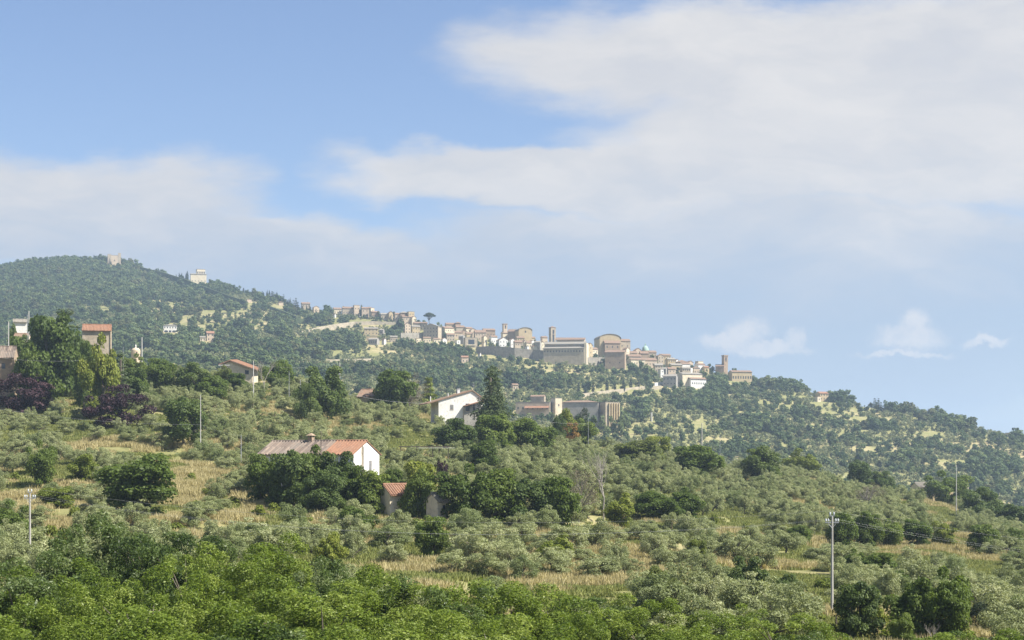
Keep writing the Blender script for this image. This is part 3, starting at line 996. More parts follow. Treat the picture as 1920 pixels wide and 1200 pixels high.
# ------------------------------------------------------------------ olive grove of the near slope, woods and groves of the hill
GAPS = [(30, 932, 60, 22), (112, 885, 58, 18), (290, 878, 60, 10), (365, 892, 62, 22), (335, 930, 50, 16), (300, 968, 42, 20), (110, 965, 46, 12),
        (425, 975, 50, 14), (180, 834, 90, 8), (275, 842, 60, 8), (690, 1050, 18, 34), (830, 1062, 58, 16), (995, 1130, 32, 20), (1110, 1118, 52, 10),
        (1160, 1132, 30, 14), (1725, 1020, 90, 9), (1800, 1022, 26, 22), (1855, 1062, 46, 12), (1600, 1190, 84, 16), (1665, 1165, 76, 16),
        (1545, 1130, 26, 22), (790, 832, 58, 8), (100, 1006, 46, 16), (1385, 976, 56, 6), (480, 960, 34, 10), (60, 900, 50, 10),
        (1475, 1060, 24, 8), (270, 905, 40, 12), (1790, 1180, 60, 14)]
HOUSES = []    # (x0, x1, base row, distance) filled by the builders below; trees keep out of the way


def blocked(px, Y, hw, toprow, houses, slack=0.0):
    bad = np.zeros(len(px), bool)
    for x0, x1, base, Yh, d in houses:
        over = (px + hw * 0.8 > x0) & (px - hw * 0.8 < x1)
        bad |= over & (Y < Yh + d * 0.6) & (toprow < base - slack) & (Y > Yh - 260)
        bad |= over & (np.abs(Y - Yh) < d * 0.75 + 2)
    return bad


def points_object(name, sets, label, cat=None):
    """ONE object that sets out uncountable plants: geometry nodes place the kind's own meshes on points"""
    P = np.concatenate([s[0] for s in sets])
    me = bpy.data.meshes.new(name)
    me.vertices.add(len(P))
    me.vertices.foreach_set('co', P.astype(np.float32).ravel())
    a = me.attributes.new('rz', 'FLOAT', 'POINT')
    a.data.foreach_set('value', np.concatenate([s[1] for s in sets]).astype(np.float32))
    a = me.attributes.new('scl', 'FLOAT_VECTOR', 'POINT')
    a.data.foreach_set('vector', np.concatenate([s[2] for s in sets]).astype(np.float32).ravel())
    a = me.attributes.new('var', 'INT', 'POINT')
    a.data.foreach_set('value', np.concatenate([s[3] for s in sets]).astype(np.int32))
    o = obj(name, me)
    tag(o, label, None, None, 'stuff')
    return o


def gn_instances(o, sources):
    """sources: {variant number: [mesh, ...]}"""
    ng = bpy.data.node_groups.new(o.name + '_nodes', 'GeometryNodeTree')
    ng.interface.new_socket('Geometry', in_out='INPUT', socket_type='NodeSocketGeometry')
    ng.interface.new_socket('Geometry', in_out='OUTPUT', socket_type='NodeSocketGeometry')
    N, L = ng.nodes, ng.links
    gi = N.new('NodeGroupInput')
    go = N.new('NodeGroupOutput')
    join = N.new('GeometryNodeJoinGeometry')

    def named(nm, ty):
        n = N.new('GeometryNodeInputNamedAttribute')
        n.data_type = ty
        n.inputs['Name'].default_value = nm
        return n.outputs[0]
    rz, scl, var = named('rz', 'FLOAT'), named('scl', 'FLOAT_VECTOR'), named('var', 'INT')
    cx = N.new('ShaderNodeCombineXYZ')
    L.new(rz, cx.inputs[2])
    er = N.new('FunctionNodeEulerToRotation')
    L.new(cx.outputs[0], er.inputs[0])
    for k, meshes in sources.items():
        cmp_ = N.new('FunctionNodeCompare')
        cmp_.data_type = 'INT'
        cmp_.operation = 'EQUAL'
        L.new(var, cmp_.inputs[2])
        cmp_.inputs[3].default_value = k
        for me in meshes:
            so = bpy.data.objects.new(me.name + '_pattern', me)      # not linked to the scene: only its mesh is used
            oi = N.new('GeometryNodeObjectInfo')
            oi.inputs['As Instance'].default_value = True
            oi.inputs['Object'].default_value = so
            iop = N.new('GeometryNodeInstanceOnPoints')
            L.new(gi.outputs[0], iop.inputs['Points'])
            L.new(cmp_.outputs[0], iop.inputs['Selection'])
            L.new(oi.outputs['Geometry'], iop.inputs['Instance'])
            L.new(er.outputs[0], iop.inputs['Rotation'])
            L.new(scl, iop.inputs['Scale'])
            L.new(iop.outputs[0], join.inputs[0])
    L.new(join.outputs[0], go.inputs[0])
    md = o.modifiers.new('scatter', 'NODES')
    md.node_group = ng


def grow_all():
    r = np.random.default_rng(11)
    nearh = [h for h in HOUSES if h[3] < 700]
    farh = [h for h in HOUSES if h[3] >= 700]
    # olives of the near slope in rows that follow the terraces
    gx, gyy = np.meshgrid(np.arange(-260, 260, 4.5), np.arange(84, 585, 7.3))
    ang = math.radians(4)
    x = gx * math.cos(ang) - (gyy - 300) * math.sin(ang) + r.normal(size=gx.shape) * 0.7
    y = gx * math.sin(ang) + (gyy - 300) * math.cos(ang) + 300 + r.normal(size=gx.shape) * 0.6
    x, y = x.ravel(), y.ravel()
    px = x / y * FPX + CX
    ok = (y > 92) & (y < 575) & (px > -60) & (px < 1990)
    x, y, px = x[ok], y[ok], px[ok]
    z = ground(x, y)
    h = 3.7 * (0.62 + 0.62 * r.random(len(x)))
    w = 4.7 * (0.66 + 0.55 * r.random(len(x)))
    row = HR - z / y * FPX
    top = HR - (z + h) / y * FPX
    hw = w / 2 / y * FPX
    bad = blocked(px, y, hw, top, nearh, 2)
    for gpx_, grow, rx, ry in GAPS:
        mid = row * 0.55 + top * 0.45
        k = 0.82 if gpx_ < 470 else 1.1
        e = ((px - gpx_) / (rx * k + hw * 0.3)) ** 2 + ((mid - grow) / (ry * k + (row - top) * 0.36)) ** 2
        bad |= e < 1
    for qx, qy, qw, qt in PLANTED:
        bad |= (np.abs(px - qx) < (qw * 0.75 + hw * 0.4)) & (np.abs(y - qy) < qw / FPX * qy * 0.9 + 1.0)
    # do not stand right in front of a tree that the photograph shows whole
    dens = fnoise(x, y, 45)
    bad |= (dens < 0.38) & (r.random(len(x)) < 0.6)
    bad |= r.random(len(x)) < 0.16
    left = (px < 470) & (row > 850) & (row < 1005)
    bad |= left & (r.random(len(x)) < 0.06)
    bad |= (y < 112) & (px < 1000)
    bad |= (y < 104)
    keep = ~bad
    x, y, z, px, h, w, row, top = (a[keep] for a in (x, y, z, px, h, w, row, top))
    order = np.argsort(y)
    x, y, z, px, h, w, row, top = (a[order] for a in (x, y, z, px, h, w, row, top))
    inview = (px > 5) & (px < 1915) & (row < 1235)
    idx = np.nonzero(inview)[0][:300]
    named = [(56, 990, 'the concrete pole in the straw field'), (78, 870, 'the upright young tree'), (158, 880, 'the small yellow-green tree'), (255, 910, 'the big rounded green tree'),
             (345, 800, 'the round dense tree'), (552, 890, 'the dark tree masking the farmhouse'), (604, 925, 'the blue-dark bush tree'), (668, 980, 'the low dark bush under the farmhouse'),
             (618, 1030, 'the yellow-green tree above the acacias'), (744, 935, 'the orange-roofed shed'), (820, 945, 'the grey-roofed shed'), (812, 1005, 'the small fig-like tree'),
             (845, 1055, 'the young olive on a bare trunk'), (872, 930, 'the large green tree below the sheds'), (985, 945, 'the dark thicket tree'), (1046, 1030, 'the wide yellow-green bush'),
             (1132, 930, 'the bare grey tree'), (1110, 1115, 'the sandy ground with bare trunks'), (995, 1130, 'the dry grass beside the acacias'), (1238, 1105, 'the green tree beside the bare trunks'),
             (1232, 950, 'the low bushy tree'), (1308, 1035, 'the small yellow bush'), (1398, 1090, 'the dark green tree among pale olives'), (1474, 1105, 'the dark round tree by the pole'),
             (1560, 1060, 'the tall crossarm pole'), (1500, 1005, 'the small dark tree uphill of the hedge row'), (1640, 1000, 'the hedge row'), (1648, 1070, 'the dense thicket tree'), (1722, 1000, 'the single dark round tree'),
             (1768, 1002, 'the yellow-green tree of the hedge row'), (1842, 1010, 'the dark tree below the sandy clearing'), (1612, 1145, 'the bushy tree at the pole foot'), (1740, 1130, 'the two big trees of the dry clearing'),
             (1852, 1150, 'the dark bushy pine'), (1893, 1010, 'the last tree of the hedge row'), (1800, 1060, 'the sandy patch'), (440, 1000, 'the dry bank in the olives'), (320, 970, 'the lower straw strip')]
    marks = [(60, 1000, 'around the concrete pole in the straw field'), (300, 940, 'round the big rounded green tree in the straw field'),
             (560, 1010, 'just above the acacias below the farmhouse'), (760, 1040, 'around the strip of golden grass under the thin cable'),
             (960, 1060, 'uphill of the olives with bare trunks'), (1110, 1100, 'in the row with bare trunks over sandy ground'),
             (1320, 1080, 'around the dark green tree uphill of the crossarm pole'), (1530, 1110, 'beside the foot of the crossarm pole'),
             (1700, 1070, 'between the dense thicket tree and the dry clearing'), (1860, 1080, 'by the sandy patch uphill of the dark bushy pine')]
    nv = len(PROTO['olive_tree'])
    for k in idx:
        d = [((px[k] - a) / 1.0) ** 2 + ((row[k] - b) * 1.5) ** 2 for a, b, _ in marks]
        mk = marks[int(np.argmin(d))][2]
        a, b, nm = min(named, key=lambda q: (px[k] - q[0]) ** 2 + ((row[k] - 30 - q[1]) * 1.6) ** 2)
        dx, dy = px[k] - a, (row[k] - 30 - b) * 1.6
        rel = ('below' if dy > 0 else 'behind') if abs(dy) > abs(dx) else ('downhill of' if dx > 0 else 'uphill of')
        size = 'large' if h[k] > 4.0 else ('small' if h[k] < 3.0 else 'mid-sized')
        far_ = math.hypot(dx, dy)
        plant('olive_tree', px[k], y[k], h[k], w[k], size + ' silvery olive tree ' + ('right ' if far_ < 0 else ('just ' if far_ < 55 else '')) + rel + ' ' + nm, 'olive tree', 'silvery olive trees of the near slope')
    rest = np.ones(len(x), bool)
    rest[idx] = False
    rest = np.nonzero(rest)[0]
    n = len(rest)
    _, _, ph, pw = PROTO['olive_tree'][0]
    near_set = (np.stack([x[rest], y[rest], z[rest] - 0.05], 1), r.random(n) * 6.28,
                np.stack([w[rest] / pw, w[rest] / pw, h[rest] / ph], 1), r.integers(0, nv, n))

    # ---- the hill
    FOREST = [(100, 515, 270, 40), (60, 565, 200, 26), (250, 555, 150, 22), (395, 545, 60, 16), (330, 618, 90, 16), (340, 648, 170, 17), (520, 620, 60, 26),
              (640, 645, 130, 17), (560, 660, 90, 14), (820, 655, 110, 22), (700, 700, 110, 14), (860, 715, 120, 22), (1000, 722, 90, 14), (960, 675, 60, 10),
              (1365, 722, 60, 26), (1470, 728, 90, 12), (1300, 760, 60, 16), (1240, 735, 34, 12), (1430, 805, 60, 16), (1500, 780, 40, 10), (1570, 752, 34, 9),
              (1700, 770, 70, 9), (1800, 805, 60, 10), (1650, 805, 50, 9), (1730, 840, 40, 10), (1860, 880, 70, 30), (1760, 790, 60, 8), (1190, 690, 40, 9),
              (1150, 800, 70, 10), (1380, 850, 50, 8), (500, 690, 90, 10), (1560, 800, 34, 8), (80, 640, 90, 14), (170, 600, 60, 8), (1700, 868, 40, 8),
              (745, 622, 12, 16), (1210, 690, 16, 10), (1890, 830, 40, 12), (1480, 850, 30, 6), (1600, 830, 26, 6), (1120, 770, 60, 12), (1200, 775, 30, 12)]
    OPEN = [(400, 602, 130, 34), (300, 574, 60, 12), (500, 592, 60, 18), (190, 583, 70, 9), (640, 615, 90, 10), (230, 658, 60, 6), (150, 585, 40, 6), (230, 578, 50, 6), (300, 590, 30, 5), (60, 590, 40, 5), (560, 640, 40, 5), (900, 700, 60, 7), (1080, 770, 30, 5), (1300, 800, 60, 8), (1400, 780, 40, 5), (1240, 800, 60, 8), (1350, 830, 60, 7), (1520, 765, 50, 5), (1560, 820, 50, 6), (1740, 815, 40, 6), (1840, 840, 30, 5), (1180, 820, 60, 7), (1450, 840, 40, 5), (1620, 790, 40, 5), (380, 600, 90, 26), (470, 610, 60, 14), (680, 664, 70, 8), (1030, 697, 70, 12), (700, 608, 60, 8), (1150, 735, 60, 8), (640, 612, 60, 6), (1220, 745, 40, 6),
            (1790, 872, 50, 8), (1640, 850, 50, 8), (1620, 768, 30, 5), (1480, 745, 40, 5), (285, 510, 26, 5), (1560, 775, 60, 6), (1450, 760, 40, 6), (1690, 835, 60, 5)]
    gx, gyy = np.meshgrid(np.arange(-1250, 1250, 5.8), np.arange(985, 2680, 6.4))
    x = gx.ravel() + r.normal(size=gx.size) * 1.7
    y = gyy.ravel() + r.normal(size=gx.size) * 1.7
    px = x / y * FPX + CX
    ok = (px > -90) & (px < 2010) & (y < np.interp(px, SKX, SKY_D) + 14)
    x, y, px = x[ok], y[ok], px[ok]
    z = ground(x, y)
    row = HR - z / y * FPX
    fz = np.full(len(x), -9.0)
    for a, b, rx, ry in FOREST:
        fz = np.maximum(fz, 1 - np.sqrt(((px - a) / rx) ** 2 + ((row - b) / ry) ** 2))
    oz = np.full(len(x), -9.0)
    for a, b, rx, ry in OPEN:
        oz = np.maximum(oz, 1 - np.sqrt(((px - a) / rx) ** 2 + ((row - b) / ry) ** 2))
    nz = fnoise(x, y * 0.6, 70) - 0.5
    nz2 = fnoise(x * 0.6 + 50, y * 1.5, 60) - 0.5
    wood = ((np.clip(fz, -0.7, 0.6) * 1.5 + nz * 1.7 > 0.34) | (nz2 > 0.19)) & (oz < 0.02 + 0.5 * (nz2 + 0.1))
    hedge = (fnoise(x * 0.5 + 900, y * 2.5, 40) > 0.70) & (oz < 0.5)      # lines of trees along the field edges
    wood |= hedge
    q = r.random(len(x))
    olive = ~wood & (q < np.where(oz > 0, 0.14, 0.80)) & (fnoise(x * 0.7 + 300, y * 1.8, 60) > np.where(oz > -0.2, 0.42, 0.30))
    sc = ~wood & ~olive & (q > 0.93)
    keep = (wood & (q < 0.82)) | olive | sc
    kind = np.where(olive, 1, 0)[keep]
    x, y, px, z, row = (a[keep] for a in (x, y, px, z, row))
    n = len(x)
    big = kind == 0
    h = np.where(big, 5.5 + 7.5 * r.random(n) ** 1.5, 2.6 + 2.2 * r.random(n))
    h = np.where(big & (px > 620) & (fz[keep] < 0.35), h * 0.72, h)
    w = h * np.where(big, 0.85 + 0.35 * r.random(n), 1.05 + 0.2 * r.random(n))
    top = HR - (z + h) / y * FPX
    hw = w / 2 / y * FPX
    bad = blocked(px, y, hw, top, farh, 1.5)
    # streets: inside the old town there is little room for trees
    tb = np.interp(px, [745, 760, 900, 1020, 1100, 1180, 1240, 1310, 1330], [600, 638, 650, 668, 672, 676, 700, 704, 690])
    town = (px > 745) & (px < 1330) & (row < tb) & (r.random(n) < 0.9)
    bad |= town
    for x0, x1, ra, rb_ in ROADS:
        bad |= (px > x0) & (px < x1) & (row > np.interp(px, [x0, x1], ra) - 1.5) & (top < np.interp(px, [x0, x1], rb_))
    keep = ~bad
    x, y, px, z, row, h, w, kind, top = (a[keep] for a in (x, y, px, z, row, h, w, kind, top))
    wd = np.nonzero((kind == 0) & (px > 3) & (px < 1917) & (row < np.interp(px, NPX, NROW[-1]) - 8))[0]
    size = h[wd] / y[wd]
    sel = wd[np.argsort(-size)[:300]]
    lm = [(8, 'at the uphill end of the hill'), (120, 'above the huge cedar'), (200, 'above the stone house'), (260, 'above the round peach tower'), (395, 'around the salmon farmhouse'), (450, 'above the ridge house'), (500, 'above the bare twisted tree'), (620, 'above the tall round tree'), (780, 'under the walled gardens'), (920, 'above the pointed cedar'), (1100, 'above the buttressed end'), (1270, 'under the cream villa'), (1440, 'under the convent row'), (1620, 'above the three small cypresses'), (1800, 'above the end pole'), (60, 'above the stone house with the huge cedar'), (330, 'around the white villa'), (560, 'under the city wall ruins'), (700, 'below the long embankment'),
          (850, 'under the old town'), (1010, 'above the monastery'), (1180, 'beyond the monastery'), (1350, 'below the square tower'), (1540, 'under the ochre hill house'),
          (1720, 'under the dark pine belt'), (1880, 'on the low shoulder of the hill')]
    for k in sel:
        mk = lm[int(np.argmin([abs(px[k] - a) for a, _ in lm]))][1]
        plant('woodland_tree', px[k], y[k], h[k], w[k], ('large' if h[k] > 11 else 'rounded') + ' dark hill tree ' + mk + next(b for a, b in ((780, ', at the bottom'), (740, ', low down'), (700, ', below halfway'), (660, ', halfway up'), (620, ', fairly high'), (0, ', high up')) if row[k] > a), 'tree', 'woodland trees of the hill')
    m = np.ones(len(x), bool)
    m[sel] = False
    ws = np.nonzero(m & (kind == 0))[0]
    os_ = np.nonzero(m & (kind == 1))[0]
    _, _, ph, pw = PROTO['woodland_tree'][0]
    wset = (np.stack([x[ws], y[ws], z[ws] - 0.3], 1), r.random(len(ws)) * 6.28, np.stack([w[ws] / pw, w[ws] / pw, h[ws] / ph], 1), r.integers(0, 5, len(ws)))
    o = points_object('woodland', [wset], 'patches of dark green wood covering the hill')
    gn_instances(o, {i: [p[0]] for i, p in enumerate(PROTO['woodland_tree'])})
    _, _, ph, pw = PROTO['hillside_olive_tree'][0]
    oset = (np.stack([x[os_], y[os_], z[os_] - 0.2], 1), r.random(len(os_)) * 6.28, np.stack([w[os_] / pw, w[os_] / pw, h[os_] / ph], 1), r.integers(0, 4, len(os_)) + 10)
    o = points_object('olive_grove', [near_set, oset], 'countless grey-green olive trees on the slope and the terraces')
    src = {i: [p[0], p[1]] for i, p in enumerate(PROTO['olive_tree'])}
    src.update({10 + i: [p[0]] for i, p in enumerate(PROTO['hillside_olive_tree'])})
    gn_instances(o, src)
    print('olives near', len(idx), n, 'near rest', len(rest), 'wood', len(ws), 'far olives', len(os_))


def tuft(seed, n, hh, spread, mat, wid=0.018):
    r = np.random.default_rng(seed)
    b = np.concatenate([r.normal(size=(n, 2)) * spread, np.zeros((n, 1))], 1)
    lean = r.normal(size=(n, 2)) * 0.22
    h = hh * (0.6 + 0.6 * r.random(n))
    t = b + np.concatenate([lean * h[:, None], h[:, None]], 1)
    a = r.random(n) * 6.28
    s = np.stack([np.cos(a), np.sin(a), np.zeros(n)], 1) * wid
    m = (b + t) / 2 + np.stack([lean[:, 0] * -.1, lean[:, 1] * -.1, 0 * h], 1)
    v = np.stack([b - s, b + s, m + s * 1.6, m - s * 1.6, t], 1).reshape(-1, 3)
    f = []
    for i in range(n):
        k = 5 * i
        f += [(k, k + 1, k + 2), (k, k + 2, k + 3), (k + 3, k + 2, k + 4)]
    return mesh_np('tuft', v, np.array(f), [M[mat]], attr=np.repeat(r.random(n), 5))


def grow_grass():
    r = np.random.default_rng(21)
    n = 120000
    y = 95 + (520 - 95) * r.random(n) ** 0.75
    px = -40 + 2000 * r.random(n)
    x = X(px, y)
    z = ground(x, y)
    d = fnoise(x, y, 14)
    g = fnoise(x + 400, y, 30)
    st = (g > 0.50) & (d > 0.38)
    wd = (g < 0.62) & (d > 0.28)
    s = (0.7 + 0.8 * r.random(n))
    P = np.stack([x, y, z], 1)
    S = np.stack([s * 1.3, s * 1.3, s], 1)
    a = np.nonzero(st)[0]
    b = np.nonzero(wd & ~st)[0]
    o = points_object('dry_grass', [(P[a], r.random(len(a)) * 6.28, S[a], r.integers(0, 3, len(a)))], 'tall straw-coloured dry grass between the olive trees')
    gn_instances(o, {i: [tuft(500 + i, 60, 0.75, 0.33, 'straw')] for i in range(3)})
    o = points_object('green_weeds', [(P[b], r.random(len(b)) * 6.28, S[b] * 0.8, r.integers(0, 3, len(b)))], 'low green weeds between the olive trees')
    gn_instances(o, {i: [tuft(520 + i, 50, 0.55, 0.36, 'weed', 0.03)] for i in range(3)})


ROADS = []

# ------------------------------------------------------------------ buildings
WINMESH = {}


def win_mesh(w, h, mat='glass'):
    k = (round(w, 1), round(h, 1), mat)
    if k not in WINMESH:
        mb = MB().box(-w / 2, w / 2, -0.02, 0.10, 0, h, 0)
        mb.box(-w / 2 - 0.08, w / 2 + 0.08, -0.07, 0.04, -0.14, -0.003, 1)     # sill
        WINMESH[k] = mb.mesh('window', [M[mat], M['w_stone']])
    return WINMESH[k]


def put_window(parent, x, y, z, w, h, side='front', mat='glass'):
    o = obj('window', win_mesh(w, h, mat), parent)
    o.location = (x, y, z)
    o.rotation_euler = (0, 0, {'front': 0, 'right': math.radians(90), 'left': math.radians(-90)}[side])
    return o


def roof_x(mb, w, d, h, rise, ov, t, rx=0.0):
    """ridge along x: two slopes, front and back; rx shifts the ridge in y"""
    s1 = rise / (d / 2 + rx)
    s2 = rise / (d / 2 - rx)
    for sg, dd, s in ((-1, d / 2 + rx, s1), (1, d / 2 - rx, s2)):
        y0 = rx
        y1 = sg * (d / 2 + ov)
        z0 = h + rise
        z1 = h - s * ov
        a, b = -w / 2 - ov * 0.6, w / 2 + ov * 0.6
        e = 0.012
        p = [(a, y0, z0), (b, y0, z0), (b, y1, z1), (a, y1, z1)] if sg > 0 else [(a, y1, z1), (b, y1, z1), (b, y0, z0), (a, y0, z0)]
        p = [(x, y, z + e) for x, y, z in p]
        mb.hexa(p + [(x, y, z + t) for x, y, z in p])


def roof_y(mb, w, d, h, rise, ov, t, off=0.0):
    """ridge along y: the gable looks to the front; off shifts the ridge in x"""
    for sg in (-1, 1):
        x0 = off
        x1 = sg * (w / 2 + ov)
        run = w / 2 - sg * off
        z0 = h + rise
        z1 = h - rise / run * ov
        a, b = -d / 2 - ov * 0.6, d / 2 + ov * 0.6
        e = 0.012
        p = [(x0, a, z0), (x1, a, z1), (x1, b, z1), (x0, b, z0)] if sg > 0 else [(x1, a, z1), (x0, a, z0), (x0, b, z0), (x1, b, z1)]
        p = [(x, y, z + e) for x, y, z in p]
        mb.hexa(p + [(x, y, z + t) for x, y, z in p])


def roof_hip(mb, w, d, h, rise, ov, t):
    a, b = w / 2 + ov, d / 2 + ov
    r = max(w / 2 - d / 2, 0.05) if w > d else 0.05
    q = max(d / 2 - w / 2, 0.05) if d > w else 0.05
    z0, z1 = h - 0.05, h + rise
    mb.box(-a, a, -b, b, z0, z0 + t)
    z0 += t - 0.004
    A, B_, C_, D_ = (-a, -b, z0), (a, -b, z0), (a, b, z0), (-a, b, z0)
    if w > d:
        R0, R1 = (-r, 0, z1), (r, 0, z1)
        mb.face([A, B_, R1, R0])
        mb.face([B_, C_, R1])
        mb.face([C_, D_, R0, R1])
        mb.face([D_, A, R0])
    else:
        R0, R1 = (0, -q, z1), (0, q, z1)
        mb.face([A, B_, R0])
        mb.face([B_, C_, R1, R0])
        mb.face([C_, D_, R1])
        mb.face([D_, A, R0, R1])


def walls_mb(w, d, h, below, kind, rise, off=0.0):
    mb = MB()
    a, b = w / 2, d / 2
    mb.face([(-a, -b, -below), (a, -b, -below), (a, -b, h), (-a, -b, h)] if kind != 'y' else
            [(-a, -b, -below), (a, -b, -below), (a, -b, h), (off, -b, h + rise), (-a, -b, h)])
    mb.face([(a, b, -below), (-a, b, -below), (-a, b, h), (a, b, h)] if kind != 'y' else
            [(a, b, -below), (-a, b, -below), (-a, b, h), (off, b, h + rise), (a, b, h)])
    if kind == 'x':
        mb.face([(a, -b, -below), (a, b, -below), (a, b, h), (a, off, h + rise), (a, -b, h)])
        mb.face([(-a, b, -below), (-a, -b, -below), (-a, -b, h), (-a, off, h + rise), (-a, b, h)])
    else:
        mb.face([(a, -b, -below), (a, b, -below), (a, b, h), (a, -b, h)])
        mb.face([(-a, b, -below), (-a, -b, -below), (-a, -b, h), (-a, b, h)])
    if kind in ('flat', 'hip', 'ruin'):
        mb.face([(-a, -b, h), (a, -b, h), (a, b, h), (-a, b, h)])
    return mb


def house(px, eave, base, wpx, kind, yaw, wall, roof, label, rise=2.2, depth=None, nx=0, ny=0, win=(1.0, 1.4), Y=None, dY=0, ov=0.5, chim=0, side=0,
          cat='house', name='house', off=0.0, far=True, group=None, wmat='glass', z_base=None, keep=True, below=7.0, sill=None, vis=None):
    """a building read off the photograph: centre column, rows of eave and foot, width in pixels; kind x/y = ridge along / across the front"""
    Y = (Y or dist_at(px, base, far)) + dY
    w = wpx / FPX * Y
    ya = math.radians(yaw)
    d = depth or max(min(w * 0.8, 12.0), 6.0)
    wl = w / max(math.cos(ya), 0.4)
    wl = max(wl - d * abs(math.tan(ya)) * 0.5, wl * 0.55)
    zb = Z(base, Y)
    g = float(ground(X(px, Y), Y))
    zb = min(zb, g + 0.4) if z_base is None else z_base
    h = Z(eave, Y) - zb
    e = empty(name, (X(px, Y), Y, zb), ya, label, cat, group)
    mb = walls_mb(wl, d, h, below, kind, rise, off)
    mb.build('wall', M['w_' + wall], e)
    if kind != 'ruin':
        rb = MB()
        t = 0.22
        if kind == 'x':
            roof_x(rb, wl, d, h, rise, ov, t, off)
        elif kind == 'y':
            roof_y(rb, wl, d, h, rise, ov, t, off)
        elif kind == 'hip':
            roof_hip(rb, wl, d, h, rise, ov, t)
        else:
            rb.box(-wl / 2 - .12, wl / 2 + .12, -d / 2 - .12, d / 2 + .12, h + 0.004, h + 0.35)
        rb.build('roof', M['r_' + roof], e)
    for c in range(chim):
        cx = wl * (0.28 - 0.5 * c)
        cz = h + (rise * 0.6 if kind in 'xy' or kind == 'hip' else 0.3)
        cm = MB().box(cx - .35, cx + .35, d * .12 - .35, d * .12 + .35, cz - 0.6, cz + 1.4)
        cm.box(cx - .45, cx + .45, d * .12 - .45, d * .12 + .45, cz + 1.4, cz + 1.55)
        cm.build('chimney', M['w_stone'], e)
    if nx:
        fl = h / max(ny, 1)
        for j in range(ny):
            for i in range(nx):
                x = -wl / 2 + wl * (i + 0.5) / nx
                put_window(e, x, -d / 2, fl * j + (fl * 0.32 if sill is None else sill), win[0], min(win[1], fl * 0.6), 'front', wmat)
    for j in range(side):
        for i in range(2):
            put_window(e, wl / 2, -d / 2 + d * (i + 0.5) / 2, h / side * j + h / side * 0.35, win[0], win[1] * .9, 'right', wmat)
    if keep:
        HOUSES.append((px - wpx / 2, px + wpx / 2, vis or base, Y, d))
    e['wl'], e['dd'], e['hh'] = wl, d, h
    return e


